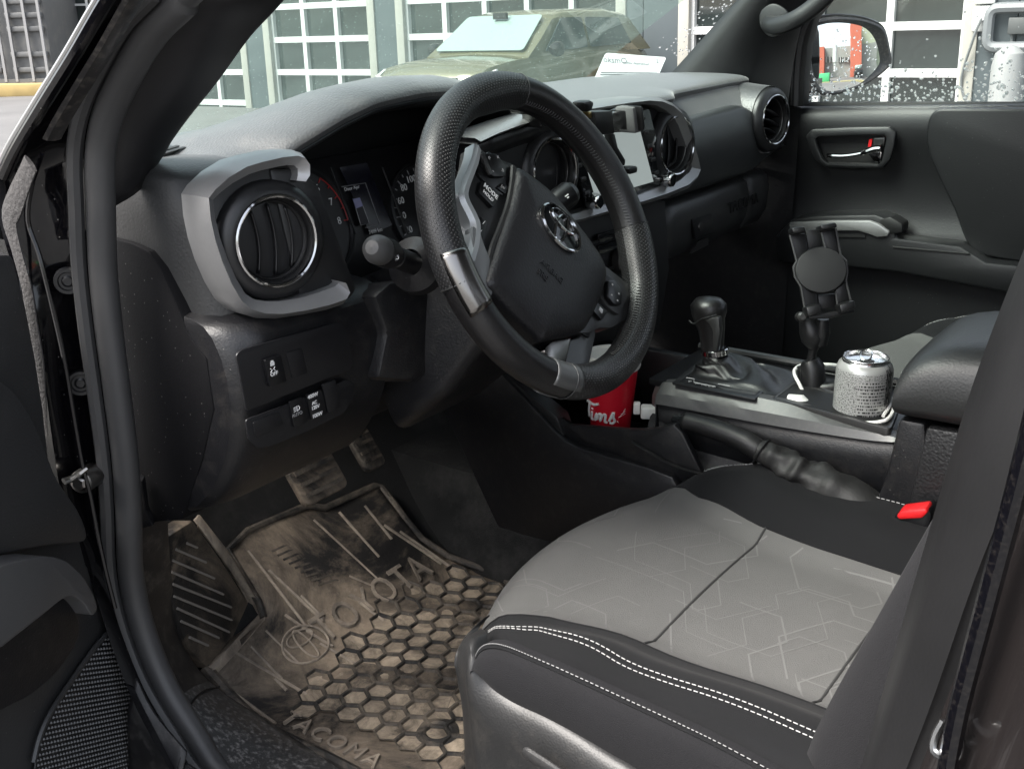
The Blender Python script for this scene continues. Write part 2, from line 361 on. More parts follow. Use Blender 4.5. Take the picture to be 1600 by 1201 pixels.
# striker loop
st = [(1475, 1125), (1462, 1150), (1460, 1172), (1478, 1184), (1494, 1182), (1498, 1160), (1488, 1130)]
MB().tube(catmull([UP(px, py, (-.79, -.57, 1.08), (-.75, .3, .3)) for px, py in st], 4), .0028, 8).build('striker', mat('striker_steel', (.4, .4, .4), .25, metal=1), cab)
# --- bonnet and cowl beyond the windscreen
MB().loft([[V(x, y, z-.05*((x-XC)/.8)**2) for y, z in ((.80, 1.19), (.92, 1.15), (1.0, 1.13), (1.5, 1.05), (2.0, .92))] for x in np.linspace(-.85, .77, 9)], closed=False).build('bonnet', mat('wet_black_paint', (.006, .006, .008), .12, coat=1, dust=.3, dscale=40), cab, solid=.01)
# --- far A pillar trim and grab handle
pa = [U(px, py, x=.60) for px, py in [(1030, 140), (1045, 122), (1100, 61), (1155, 0), (1215, -65)]]
pb = [U(px, py, x=.655) for px, py in [(1215, 190), (1228, 160), (1240, 80), (1262, 0), (1300, -70)]]
rows = [[a+V(.03, .012, 0), a, lerp(a, b, .16)+V(-.012, -.01, .0), lerp(a, b, .5)+V(-.016, -.012, 0), lerp(a, b, .62)+V(.0, .0, 0), b+V(.004, 0, 0), b+V(.03, .01, 0)] for a, b in zip(catmull(pa, 5), catmull(pb, 5))]
MB().loft(rows, closed=False).build('far_pillar_trim', M['trimgrey'], cab, angle=70, solid=.003)
hp = [U(1200, 38, x=.60), U(1213, 40, x=.58), U(1240, 32, x=.565), U(1275, 8, x=.565), U(1330, -45, x=.57)]
MB().tube(catmull(hp, 5), .016, 12, sx=1, sy=.8).build('grab_handle', M['trimgrey'], cab)
gh = roundp([U(px, py, x=.605) for px, py in [(1186, 18), (1208, 2), (1236, 18), (1232, 50), (1207, 62), (1188, 45)]], .02, 4)
MB().prism(gh, V(-.012, -.004, 0)).build('grab_handle_base', M['trimgrey'], cab, bevel=.004)
# --- windscreen
def glass_mat(name, tint, gloss=1.0, film=0.0, filmcol=(.75, .8, .78), specks=0):
    m = bpy.data.materials.new(name); m.use_nodes = True; nt = m.node_tree; N = nt.nodes; L = nt.links; N.remove(N['Principled BSDF']); out = N['Material Output']
    tr = N.new('ShaderNodeBsdfTransparent'); tr.inputs[0].default_value = (*tint, 1)
    gl = N.new('ShaderNodeBsdfGlossy'); gl.inputs['Roughness'].default_value = .01
    lw = N.new('ShaderNodeFresnel'); lw.inputs['IOR'].default_value = 1.45
    mm = N.new('ShaderNodeMath'); mm.operation = 'MULTIPLY'; mm.inputs[1].default_value = gloss; L.new(lw.outputs[0], mm.inputs[0])
    mx = N.new('ShaderNodeMixShader'); L.new(mm.outputs[0], mx.inputs[0]); L.new(tr.outputs[0], mx.inputs[1]); L.new(gl.outputs[0], mx.inputs[2])
    last = mx
    if film or specks:
        df = N.new('ShaderNodeBsdfDiffuse'); df.inputs[0].default_value = (*filmcol, 1); tl = N.new('ShaderNodeBsdfTranslucent'); tl.inputs[0].default_value = (*filmcol, 1)
        dm = N.new('ShaderNodeMixShader'); dm.inputs[0].default_value = .5; L.new(df.outputs[0], dm.inputs[1]); L.new(tl.outputs[0], dm.inputs[2])
        tc = N.new('ShaderNodeTexCoord'); nz = N.new('ShaderNodeTexNoise'); nz.inputs['Scale'].default_value = 9; nz.inputs['Detail'].default_value = 4; L.new(tc.outputs['Object'], nz.inputs['Vector'])
        a = N.new('ShaderNodeMapRange'); L.new(nz.outputs[0], a.inputs[0]); a.inputs[1].default_value = .3; a.inputs[2].default_value = .7; a.inputs[3].default_value = film*.7; a.inputs[4].default_value = film*1.3
        vo = N.new('ShaderNodeTexVoronoi'); vo.inputs['Scale'].default_value = 150; L.new(tc.outputs['Object'], vo.inputs['Vector'])
        s1 = N.new('ShaderNodeMapRange'); L.new(vo.outputs['Distance'], s1.inputs[0]); s1.inputs[1].default_value = .10; s1.inputs[2].default_value = .22; s1.inputs[3].default_value = specks; s1.inputs[4].default_value = 0; s1.clamp = True
        sep = N.new('ShaderNodeSeparateColor'); L.new(vo.outputs['Color'], sep.inputs[0]); gt = N.new('ShaderNodeMath'); gt.operation = 'GREATER_THAN'; gt.inputs[1].default_value = .62; L.new(sep.outputs[0], gt.inputs[0])
        ml = N.new('ShaderNodeMath'); ml.operation = 'MULTIPLY'; L.new(s1.outputs[0], ml.inputs[0]); L.new(gt.outputs[0], ml.inputs[1])
        ad = N.new('ShaderNodeMath'); ad.operation = 'ADD'; ad.use_clamp = True; L.new(a.outputs[0], ad.inputs[0]); L.new(ml.outputs[0], ad.inputs[1])
        m2 = N.new('ShaderNodeMixShader'); L.new(ad.outputs[0], m2.inputs[0]); L.new(mx.outputs[0], m2.inputs[1]); L.new(dm.outputs[0], m2.inputs[2]); last = m2
    L.new(last.outputs[0], out.inputs[0]); return m
M['windscreen'] = glass_mat('windscreen_glass', (.64, .735, .70), .08, .09, (.42, .58, .53), .30)
ws = MB()
rows = []
for i in range(15):
    x = XC-.585+1.285*i/14; c = ((x-XC)/.70)**2
    rows.append([V(x, .80-.16*c+(-.82+.06*c)*t, 1.296+.466*t+.02*math.sin(math.pi*t)) for t in np.linspace(0, 1, 9)])
ws.loft(rows, closed=False)
wsc = ws.build('windscreen', M['windscreen'], None); tag(wsc, 'wide slanted windscreen, hazy green tinted glass above the dashboard', 'windscreen')

wq = [V(.50, .705, 1.296), V(.50, .313, 1.549), V(.30, .762, 1.296)]
wn_ = nrm(np.cross(wq[1]-wq[0], wq[2]-wq[0])); wn_ = wn_ if wn_[1] < 0 else -wn_
# ================================================================== dashboard
dash = thing('dashboard', 'black grained dashboard with silver trim, round air vents and touch screen', 'dashboard', (XC, .3, .95))
HX = [-.64, -.60, -.579, -.503, -.448, -.37, -.29, -.22, -.175, -.14, -.115]
HZ = [1.340, 1.346, 1.360, 1.383, 1.395, 1.399, 1.395, 1.381, 1.362, 1.346, 1.339]
def zlip(x): return float(np.interp(x, HX, HZ, left=1.340, right=1.339))
def hoodw(x): return max(0.0, (zlip(x)-1.340)/.059)
def yfront(x):
    c = interp(x, [-.66, -.60, -.16, -.11], [0, 1, 1, 0])
    base = float(np.interp(x, [-.73, -.66, .24, .30, .52, .60, .68], [.215, .19, .165, .20, .205, .20, .25]))
    return base*(1-c)+.172*c
rows = []
for x in np.linspace(-.690, .668, 93):
    c = ((x-XC)/.70)**2; w = hoodw(x); yf = yfront(x); zf = zlip(x)
    e = interp(x, [-.715, -.69, .60, .668], [.3, 0, 0, 1])
    zf -= .02*e+.012*interp(x, [-.66, -.61], [1, 0]); yf += .05*interp(x, [-.66, -.61], [1, 0])
    far = .785-.16*c
    rows.append([V(x, yf+.004, zf-.010), V(x, yf, zf-.003), V(x, yf+.006, zf+.004+.002*w), V(x, yf+.03, zf+.007+.007*w), V(x, yf+.07, zf+.008+.009*w), V(x, .33, 1.347+.045*w-.02*e),
                 V(x, .42, 1.342+.012*w-.02*e), V(x, .52, 1.334-.02*e), V(x, .62, 1.325-.02*e), V(x, far, 1.303-.01*e)])
MB().loft(rows, closed=False).build('top_pad', M['soft'], dash, angle=60, sub=1)
# passenger front: band, mid panel, ledge
def end_r(x): return interp(x, [.56, .66], [0, 1])
rows = []
for x in np.linspace(.215, .60, 20):
    t = max(0, (x-.50)/.10)
    rows.append([V(x, .21, 1.332), V(x, .192, 1.318), V(x, .180, 1.301-.012*t), V(x, .176, 1.297-.012*t)])
MB().loft(rows, closed=False).build('upper_band', M['soft'], dash, solid=.003)
rows = []
for x in np.linspace(.225, .695, 26):
    t = interp(x, [.50, .695], [0, 1]); zb = 1.176+.02*t
    zt = float(np.interp(x, [.225, .48, .53, .60, .695], [1.298, 1.303, 1.290, 1.245, 1.215]))
    yb = .012*t
    rows.append([V(x, .20, zt+.002), V(x, .166+yb, zt), V(x, .157+yb, zt-.006), V(x, .150+yb, lerp(zt, zb, .5)), V(x, .155+yb, zb+.012), V(x, .162+yb, zb+.003), V(x, .175+yb, zb), V(x, .25, zb-.004)])
MB().loft(rows, closed=False).build('passenger_panel', mat('mid_panel', (.024, .026, .0265), .42, grain=600, gstr=.12, gdist=.0004, var=.08), dash, angle=50, solid=.003)
# glove box door and its surround
gm = mat('glovebox_plastic', (.030, .031, .031), .42, grain=600, gstr=.12, gdist=.0004, var=.1)
def gprof(x, o=0): return [V(x, .26, 1.165+o), V(x, .195, 1.163+o), V(x, .182-o, 1.155), V(x, .176-o, 1.13), V(x, .180-o, 1.09), V(x, .195-o, 1.062), V(x, .23, 1.045), V(x, .30, 1.035)]
MB().loft([gprof(x) for x in np.linspace(.235, .565, 8)], closed=False).build('glovebox_door', gm, dash, angle=50, solid=.004)
MB().loft([gprof(x, .001) for x in np.linspace(.155, .229, 4)], closed=False).build('knee_bolster', gm, dash, angle=50, solid=.004)
MB().loft([gprof(x, -.001) for x in np.linspace(.571, .66, 4)], closed=False).build('glovebox_side', gm, dash, angle=50, solid=.004)
gp, gn = V(.30, .179, 1.12), V(0, -1, .02)
lt = roundp([UP(px, py, gp, gn) for px, py in [(1077, 342), (1108, 333), (1111, 362), (1082, 374)]], .004, 3)
latch = MB().prism(lt, V(0, -.006, 0)).build('glovebox_latch', M['trimgrey'], dash, bevel=.002)
MB().lathe([(0, .003), (.007, .003), (.008, 0), (.0085, -.001)], UP(1094, 354, gp+V(0, -.006, 0), gn), V(0, -1, 0), 20).build('key_cylinder', M['silverdark'], latch)
pk = [UP(px, py, gp+V(0, .004, 0), gn) for px, py in [(1086, 379), (1104, 370), (1104, 382), (1077, 396)]]
MB().prism(pk, V(0, -.004, 0)).build('finger_pull', M['silverdark'], dash)
text('TACOMA', 'embossed_lettering', UP(1162, 318, gp+V(0, -.006, 0), gn), V(1, 0, 0), V(0, .1, 1), .028, M['black'], dash, .001, spacing=1.15)
# --------- round air vents
def vent(o, n, D, style, surround=True, spin=0):
    o = np.asarray(o, float); n = nrm(n); r = D/2
    u = nrm(np.cross(V(0, 0, 1), n)); v = np.cross(n, u)
    h = MB().lathe([(r*1.32, -.03), (r*1.32, -.004), (r*1.28, .001), (r*1.10, .006), (r*1.03, .006), (r*1.01, .002)], o, n, 40).build('vent_housing', M['trimgrey'], dash, angle=40)
    MB().lathe([(r*1.03, .002), (r*1.02, .0075), (r*.985, .0085), (r*.95, .0075), (r*.94, .002)], o, n, 48).build('vent_ring', M['chrome'], h)
    MB().lathe([(r*.94, .004), (r*.90, .001), (r*.90, -.004), (r*.84, -.006), (r*.82, -.012), (r*.82, -.045), (.0, -.047)], o, n, 40).build('vent_barrel', M['black'], h)
    MB().lathe([(r*.87, -.004), (r*.855, -.0025), (r*.84, -.004)], o, n, 40).build('inner_ring', M['silverdark'], h)
    if style == 'open':
        for k in (-.42, .0, .42):
            c = []
            for s in np.linspace(-1, 1, 13):
                hh = math.sqrt(max(0, 1-(k*1.15)**2))*.78*r*s; bow = .10*r*(1-s*s)
                c.append((o+u*(k*r+bow)+v*hh-n*.006, o+u*(k*r+bow+.0015)+v*hh-n*.014))
            MB().loft([[a, b] for a, b in c], closed=False).build('vent_fin', M['plastic_smooth'], h, solid=.0022)
        MB().tube([o+u*s*.78*r+v*(.46*r)-n*.020 for s in (-1, 1)], .0016, 6).build('vent_link', M['silverdark'], h)
    elif style == 'closed':
        for k, (a0, a1) in enumerate(((-.80, -.08), (-.04, .45), (.47, .80))):
            pl = []
            for s in np.linspace(-1, 1, 11):
                yy = .80*r*s; lim = math.sqrt(max(0, (.80*r)**2-yy*yy)); bow = .14*r*(1-s*s)
                pl.append([o+u*max(-lim, min(lim, a0*r+bow))+v*yy-n*(.012), o+u*max(-lim, min(lim, a1*r+bow))+v*yy-n*(.022)])
            MB().loft(pl, closed=False).build('vent_fin', M['plastic'], h, solid=.002)
    else:
        for k in (-.5, -.12, .28):
            c = []
            for s in np.linspace(-1, 1, 11):
                lim = math.sqrt(max(0, 1-(k)**2))*.80*r
                c.append((o+v*(k*r+.14*r*(1-s*s)-.2*r*s)+u*lim*s-n*.008, o+v*(k*r-.004+.14*r*(1-s*s)-.2*r*s)+u*lim*s-n*.03))
            MB().loft([[a, b] for a, b in c], closed=False).build('vent_fin', M['plastic_smooth'], h, solid=.002)
    return h
# left vent with its silver C-shaped bezel
LO, LN = V(-.645, .141, 1.279), nrm(V(-.20, -.97, .06))
LB = LO-LN*.012
def lp(px, py, h=0): return UP(px, py, LB+LN*h, LN)
outb = [(306, 306), (315, 292), (338, 270), (367, 252), (394, 244), (429, 236), (455, 234), (470, 239), (479, 252), (479, 272), (470, 283)]
inb = [(330, 312), (342, 300), (360, 286), (386, 272), (405, 266), (432, 260), (452, 257), (458, 259), (462, 264), (462, 274), (460, 282)]
outc = [(306, 306), (309, 340), (316, 375), (327, 410), (342, 445), (358, 472), (375, 489), (400, 497), (430, 498), (470, 492), (510, 484), (536, 475), (541, 462), (532, 441)]
inc = [(330, 312), (333, 340), (341, 372), (353, 405), (366, 435), (380, 458), (394, 467), (412, 470), (432, 470), (465, 465), (495, 456), (520, 447), (526, 442), (524, 438)]
bz = MB()
oo = [lp(*p, .008) for p in outb[::-1]]+[lp(*p, .008) for p in outc[1:]]
ii = [lp(*p, .012) for p in inb[::-1]]+[lp(*p, .012) for p in inc[1:]]
rows = []
for a, b in zip(oo, ii):
    m = lerp(a, b, .38)
    rows.append([a-LN*.03, a, m+LN*.014, b+LN*.004, b-LN*.012])
bz.loft(rows, closed=False)
bz.f.append(tuple(range(4, -1, -1))); k0 = 5*(len(rows)-1); bz.f.append(tuple(k0+i for i in range(5)))
bz.build('silver_bezel', M['silver'], dash, angle=28)
pl = [lp(*p, .0) for p in [(322, 308), (345, 290), (385, 268), (455, 254), (475, 262), (500, 300), (548, 440), (520, 462), (420, 480), (372, 462), (338, 385)]]
MB().prism(pl, -LN*.03).build('bezel_plate', M['trimgrey'], dash, bevel=.003)
lf = [lp(*p, .004) for p in [(420, 262), (470, 262), (500, 290), (560, 452), (548, 470), (470, 470)]]
MB().prism(lf, -LN*.06).build('vent_pod', M['trimgrey'], dash, bevel=.006)
vent(LO, LN, .090, 'open')
# left end of the dash, wrapping round to the door seal
le = []
for z in np.linspace(1.195, 1.338, 10):
    t = (z-1.195)/.143
    xc, yc = -.700-.006*t, .185+.03*t
    ring = [V(-.60, .16, z), V(-.66, .168+.012*t, z), V(xc+.010, yc-.010, z), V(xc, yc+.008, z), V(xc-.006, yc+.05, z), V(xc-.008, yc+.12, z), V(xc-.01, yc+.25, z)]
    if t > .8: ring = [p+V(.006*(t-.8)/.2, .010*(t-.8)/.2 if i < 3 else 0, 0) for i, p in enumerate(ring)]
    le.append(ring)
b_ = le[-1]
for dx, dy, dz in ((.001, .003, .004), (.005, .010, .008), (.014, .026, .0115), (.03, .07, .013), (.06, .20, .006)): le.append([p+V(dx, dy*(1 if i < 4 else .3), dz) for i, p in enumerate(b_)])
MB().loft(le, closed=False).build('end_pad', mat('end_pad_soft', (.020, .0205, .021), .5, grain=380, gstr=.32, gdist=.0008, var=.15, sheen=.2, specks=.15), dash, angle=80)
ec = [U(px, py, x=-.716) for px, py in [(172, 371), (205, 380), (232, 393), (250, 420), (275, 475), (296, 527), (322, 560), (334, 640), (316, 720), (284, 812), (214, 818), (190, 600)]]
MB().prism(ec, V(.03, 0, 0)).build('end_cap', mat('end_cap_plastic', (.0025, .0025, .0032), .7, spec=.15, grain=500, gstr=.2, specks=.3), dash, bevel=.0025)
# --------- cluster recess and instruments
MB().loft([[V(x, .176, zlip(x)-.010), V(x, .20, zlip(x)-.018), V(x, .29, min(zlip(x)-.02, 1.365))] for x in np.linspace(-.585, -.155, 20)], closed=False).build('hood_liner', M['black'], dash, solid=.002)
MB().tube([V(x, .175, zlip(x)-.0105) for x in np.linspace(-.585, -.155, 30)], .0022, 6).build('hood_edge', M['plastic_smooth'], dash)
MB().loft([[V(x, .289, min(zlip(x)-.0195, 1.3655)), V(x, .305, 1.30), V(x, .315, 1.15)] for x in np.linspace(-.60, -.14, 14)], closed=False).box((-.605, .25, 1.265), (.012, .10, .13)).box((-.135, .25, 1.265), (.012, .10, .13)).build('cluster_back', M['black'], dash)
KO, KN = V(-.37, .262, 1.26), nrm(V(0, -.95, .31)); KU = V(1, 0, 0); KV = np.cross(KN, KU); KV = KV if KV[2] > 0 else -KV
def kp_(px, py, h=0): return UP(px, py, KO+KN*h, KN)
M['dial'] = mat('dial_face', (.016, .016, .017), .4, var=.1)
M['lens'] = mat('cluster_face', (.008, .008, .009), .30, var=.2, dust=.05, dscale=120)
cl = MB().prism([KO+KU*x+KV*y for x, y in [(-.19, -.085), (.17, -.085), (.20, -.03), (.18, .065), (-.18, .065), (-.21, -.03)]], -KN*.01).build('instrument_cluster', M['lens'], dash, bevel=.002)
def gauge(c, r, ticks, a0, a1, needle, nums, redfrom=None):
    g = MB().lathe([(r*1.06, 0), (r*1.06, .005), (r*1.0, .006), (r*.97, .0035)], c, KN, 48).build('gauge_ring', M['trimgrey'], cl)
    MB().lathe([(r*.975, .0025), (0, .0025)], c, KN, 48).build('gauge_face', M['dial'], cl)
    tm = MB(); rm = MB()
    for i in range(ticks+1):
        a = a0+(a1-a0)*i/ticks; d = KU*math.cos(a)+KV*math.sin(a); e = -KU*math.sin(a)+KV*math.cos(a)
        big = i % 2 == 0; tgt = rm if redfrom is not None and i >= redfrom else tm
        tgt.box(c+d*r*(.90 if big else .915)+KN*.0032, (r*(.10 if big else .06), .0012, .0006), ax=(d, e, KN))
    tm.build('tick_marks', M['dimwhite'], cl)
    if redfrom is not None:
        rm.tube([c+(KU*math.cos(a)+KV*math.sin(a))*r*.95+KN*.0034 for a in np.linspace(a0+(a1-a0)*redfrom/ticks, a1, 12)], .0008, 5)
        rm.build('red_zone', mat('dial_red', (.45, .03, .03), .5), cl)
    for s, a in nums:
        d = KU*math.cos(a)+KV*math.sin(a); text(s, 'dial_number', c+d*r*.74+KN*.0032, KU, KV, .0125, M['white'], cl, .0003)
    MB().lathe([(0, .009), (.010, .009), (.012, .004), (.012, .0025)], c, KN, 24).build('needle_hub', M['black'], cl)
    d = KU*math.cos(needle)+KV*math.sin(needle); e = np.cross(KN, d)
    MB().prism([c+d*.008+e*.0018+KN*.006, c+d*r*.86+e*.0006+KN*.006, c+d*r*.86-e*.0006+KN*.006, c+d*.008-e*.0018+KN*.006], KN*.001).build('needle', M['white'], cl)
    return g
TC, SC = kp_(480, 352), kp_(662, 330)
gauge(TC, .066, 16, R(225), R(-5), R(225), [(str(i), R(225-230*i/8)) for i in (5, 6, 7, 8)], redfrom=12)
gauge(SC, .060, 22, R(230), R(-50), R(232), [(str(k), R(230-280*k/220)) for k in (20, 40, 60, 80, 100, 120, 140, 160)])
text('km/h', 'dial_caption', SC+KV*.024+KN*.0032, KU, KV, .006, M['dimwhite'], cl, .0003)
# centre information display
sc = [kp_(*p, .004) for p in [(530, 262), (572, 255), (612, 352), (578, 366)]]
MB().prism(sc, KN*.001).build('info_display', mat('display_glass', (.008, .008, .014), .2), cl)
fr = MB()
fpts = [kp_(*p, .0056) for p in [(534, 292), (571, 286), (594, 351), (571, 356)]]
fr.tube([fpts[0], fpts[1], fpts[2], fpts[3]], .0005, 4).build('display_frame', M['dimwhite'], cl)
text('Door Ajar', 'display_text', kp_(550, 294, .0056), KU, KV, .0062, M['white'], cl, .0002)
text('7499 km', 'display_text', kp_(587, 361, .0056), KU, KV, .0070, M['white'], cl, .0002)
tr = MB()
tk = [(551, 311), (562, 309), (567, 322), (577, 349), (564, 352), (556, 326)]
tr.prism([kp_(*p, .0056) for p in tk], KN*.0003).build('truck_icon', mat('icon_body', (.03, .03, .035), .5), cl)
MB().prism([kp_(*p, .0061) for p in [(551, 311), (562, 309), (567, 322), (556, 326)]], KN*.0003).build('truck_icon_cab', mat('icon_cab', (.30, .30, .48), .5), cl)
MB().tube([kp_(*p, .0062) for p in tk[2:]], .0006, 4).build('truck_icon_bed', M['dimwhite'], cl)
for px in (522, 604):
    a = kp_(px-6, 262, .006); b = kp_(px+34, 366, .006)
    MB().tube([a, b], .0016, 6).build('cluster_divider', M['trimgrey'], cl)
# dusty clear sill under the cluster
MB().loft([[V(x, .20, 1.192), V(x, .165, 1.188), V(x, .152, 1.178), V(x, .155, 1.15)] for x in np.linspace(-.60, -.14, 8)], closed=False).build('cluster_sill', M['trimgrey'], dash, solid=.003)
# --------- steering column shroud
def rrect(c, u, v, w, h, r, n=4):
    c = np.asarray(c, float); return roundp([c+u*w/2+v*h/2, c-u*w/2+v*h/2, c-u*w/2-v*h/2, c+u*w/2-v*h/2], r, n)
WC = V(-.37, 0, 1.25); TI = R(26); WN = V(0, -math.cos(TI), math.sin(TI)); E1 = V(1, 0, 0); E2 = np.cross(WN, E1)
rings = []
for s, w, h, off in ((.035, .10, .085, -.012), (.045, .112, .10, -.016), (.10, .130, .125, -.028), (.16, .170, .165, -.045), (.25, .185, .19, -.055)):
    c = WC-WN*s+E2*off; rings.append(rrect(c, E1, E2, w, h, .022))
MB().loft(rings).build('column_shroud', M['plastic'], dash, angle=40, bevel=.002)
# lower column cover, wide and flat
lc = [U(px, py, y=.115) for px, py in [(586, 462), (612, 440), (700, 430), (800, 470), (800, 530), (740, 560), (648, 596), (592, 592), (606, 520)]]
MB().prism(lc, V(0, .10, -.02)).build('lower_column_cover', M['plastic'], dash, bevel=.008)
# --------- knee panel with its switch pod
def kprof(x, e=0):
    return [V(x, .24, 1.212), V(x, .150+e*.02, 1.207), V(x, .132+e*.015, 1.196), V(x, .128, 1.15), V(x, .132, 1.10), V(x, .150, 1.055), V(x, .185, 1.005), V(x, .225, .975), V(x, .32, .965)]
rows = []
for x in np.linspace(-.715, -.50, 14):
    e = interp(x, [-.715, -.68], [1, 0])
    rows.append([p+V(0, .012*e, 0) for p in kprof(x, e)])
rows = [[p+V(0, .06, 0) for p in rows[0]]]+rows
MB().loft(rows, closed=False).build('knee_panel', M['plastic'], dash, angle=50, sub=1)
rows = [[p+V(0, interp(x, [-.50, -.485], [0, .012]), 0) for p in kprof(x)] for x in np.linspace(-.498, -.22, 10)]
MB().loft([[V(p[0], p[1]+.03, p[2]-.03 if p[2] > 1.1 else p[2]) for p in r][3:] for r in rows], closed=False).build('knee_panel_centre', M['plastic'], dash, angle=50, sub=1)
SO, SN = V(-.62, .127, 1.13), nrm(V(0, -1, .02))
def sp_(px, py, h=0): return UP(px, py, SO+SN*h, SN)
M['switch'] = mat('switch_plastic', (.005, .005, .006), .40, var=.15)
M['blank'] = mat('blank_plastic', (.0075, .0075, .0088), .44, grain=600, gstr=.1)
pod = [(366, 553), (377, 545), (525, 503), (534, 506), (540, 518), (552, 568), (546, 576), (383, 642)]
MB().prism(roundp([sp_(*p) for p in pod], .004, 3), SN*.0025).build('switch_pod', M['blank'], dash, bevel=.0012)
pod2 = [(381, 655), (470, 622), (540, 592), (552, 598), (548, 625), (535, 645), (480, 672), (420, 697), (400, 700), (386, 686)]
MB().prism(roundp([sp_(*p) for p in pod2], .004, 3), SN*.0025).build('switch_pod', M['blank'], dash, bevel=.0012)
def button(pxs, name, m_, parent=dash, h=.0025, t=.004, r=.0022):
    q = roundp([sp_(*p, h) for p in pxs], r, 3); return MB().prism(q, SN*t).build(name, m_, parent, bevel=.0009)
b = button([(408, 561), (434, 553), (443, 595), (417, 604)], 'traction_button', M['switch'], t=.005)
text('OFF', 'button_text', sp_(428.5, 584, .0081), V(1, 0, 0), V(0, 0, 1), .0056, M['white'], b, .0002, bold=.0001)
ic = MB(); c0 = sp_(426, 573, .0080)
ic.box(c0+V(0, 0, .003), (.0052, .0004, .0035)).box(c0+V(0, 0, .0055), (.0032, .0004, .002)).tube([c0+V(-.003, 0, -.001), c0+V(-.001, 0, -.003), c0+V(-.003, 0, -.005)], .0005, 4).tube([c0+V(.003, 0, -.0005), c0+V(.001, 0, -.0025), c0+V(.003, 0, -.0045)], .0005, 4).build('button_icon', M['white'], b)
button([(446, 551), (471, 543), (480, 583), (456, 592)], 'blank_cover', M['blank'], t=.001)
button([(393, 659), (434, 642), (441, 662), (436, 668), (402, 682), (397, 679)], 'blank_cover', M['blank'], t=.002)
b = button([(449, 626), (470, 619), (479, 658), (457, 668)], 'headlight_button', M['switch'], t=.003)
text('AUTO', 'button_text', sp_(464.5, 647, .0061), V(1, 0, 0), V(0, 0, 1), .0052, M['dimwhite'], b, .0002)
ic = MB(); c0 = sp_(464, 638, .0060)
ic.tube([c0+V(.0, 0, -.0025), c0+V(.0, 0, .0025), c0+V(.0025, 0, .0022), c0+V(.0038, 0, 0), c0+V(.0025, 0, -.0022), c0+V(.0, 0, -.0025)], .0005, 4)
for k in range(3): ic.tube([c0+V(-.0015, 0, .002-.002*k), c0+V(-.0045, 0, .0015-.002*k)], .0004, 4)
ic.build('button_icon', M['white'], b)
b = button([(476, 616), (500, 608), (508, 646), (484, 656)], 'power_outlet_button', M['switch'], t=.003)
for s, px, py, sz in (('400W', 489, 618, .0058), ('AC', 491.5, 629, .0052), ('120V', 493, 636, .0056), ('100W', 496, 648, .0058)):
    text(s, 'button_text', sp_(px, py, .0061), V(1, 0, 0), V(0, 0, 1), sz, M['white'], b, .0002, bold=.00012)
button([(501, 600), (521, 592), (530, 636), (510, 644)], 'blank_cover', M['blank'], t=.003)
# --------- centre: silver frame, touch screen, vents
CY0 = .150
def cp(px, py, h=0): return U(px, py, y=CY0-h)
ctop = [(742, 216), (770, 203), (800, 192), (835, 181), (880, 171), (930, 163), (975, 156), (1008, 152), (1030, 153), (1050, 161), (1064, 173), (1072, 190), (1082, 220), (1090, 248), (1094, 266), (1089, 279), (1076, 294), (1040, 309), (1002, 320), (960, 331), (925, 341), (905, 347), (880, 352)]
cin = [(744, 226), (772, 213), (802, 202), (836, 191), (882, 181), (931, 173), (976, 166), (1008, 163), (1026, 165), (1040, 172), (1052, 182), (1060, 196), (1070, 222), (1078, 248), (1081, 262), (1077, 270), (1062, 280), (1034, 291), (1000, 304), (958, 316), (924, 326), (906, 332), (880, 338)]
rows = []
for (a, b) in zip(ctop, cin):
    A, B = cp(*a, .012), cp(*b, .012); m = lerp(A, B, .45)
    rows.append([A+V(0, .04, 0), A, m+V(0, -.008, 0), B, B+V(0, .035, 0)])
MB().loft(rows, closed=False).build('silver_frame', M['silver'], dash, angle=28)
# dark brow under the frame's top edge and the plate behind everything
br = [(744, 226), (802, 202), (882, 181), (976, 166), (1040, 172), (1060, 196), (1081, 262), (1062, 280), (958, 316), (880, 338), (800, 330), (760, 290)]
MB().prism([cp(*p, -.006) for p in br], V(0, .04, 0)).build('centre_plate', M['trimgrey'], dash)
MB().loft([[cp(*a, .006), cp(a[0], a[1]+26, -.005)] for a in cin[:7]], closed=False).build('brow', M['trimgrey'], dash, solid=.003)
vent(V(.19, .140, 1.270), nrm(V(-.11, -.99, .06)), .090, 'closed')
vent(U(862, 268, y=.146), nrm(V(-.11, -.99, .06)), .088, 'closed')
vent(V(.571, .140, 1.270), nrm(V(-.15, -.98, .05)), .088, 'slant')
# pod behind the far vent
MB().lathe([(.060, -.008), (.062, -.03), (.070, -.09)], V(.571, .140, 1.270), nrm(V(-.15, -.98, .05)), 36).build('far_vent_pod', M['soft'], dash)
M['screen'] = mat('screen_glass', (.30, .34, .33), .06, spec=.6)
_b = M['screen'].node_tree.nodes['Principled BSDF']; _b.inputs['Emission Color'].default_value = (.80, .90, .87, 1); _b.inputs['Emission Strength'].default_value = .09
M['pianoblack'] = mat('piano_black', (.010, .011, .012), .08)
su = [(878, 204), (1009, 170), (1041, 296), (916, 333)]
scr = MB().prism(roundp([cp(*p, .002) for p in su], .004, 3), V(0, -.006, 0)).build('touch_screen', M['pianoblack'], dash, bevel=.0015)
q = [lerp(lerp(cp(*su[0], .0083), cp(*su[1], .0083), a), lerp(cp(*su[3], .0083), cp(*su[2], .0083), a), b) for a, b in ((.14, .03), (.86, .03), (.86, .86), (.14, .86))]
MB().prism(q, V(0, -.0004, 0)).build('display', M['screen'], scr)
for a in (.07, .93):
    for k in range(5):
        c = lerp(lerp(cp(*su[0], .0085), cp(*su[1], .0085), a), lerp(cp(*su[3], .0085), cp(*su[2], .0085), a), .10+.165*k)
        MB().box(c, (.013, .004, .006)).build('screen_button', M['silverdark'], scr, bevel=.0015)
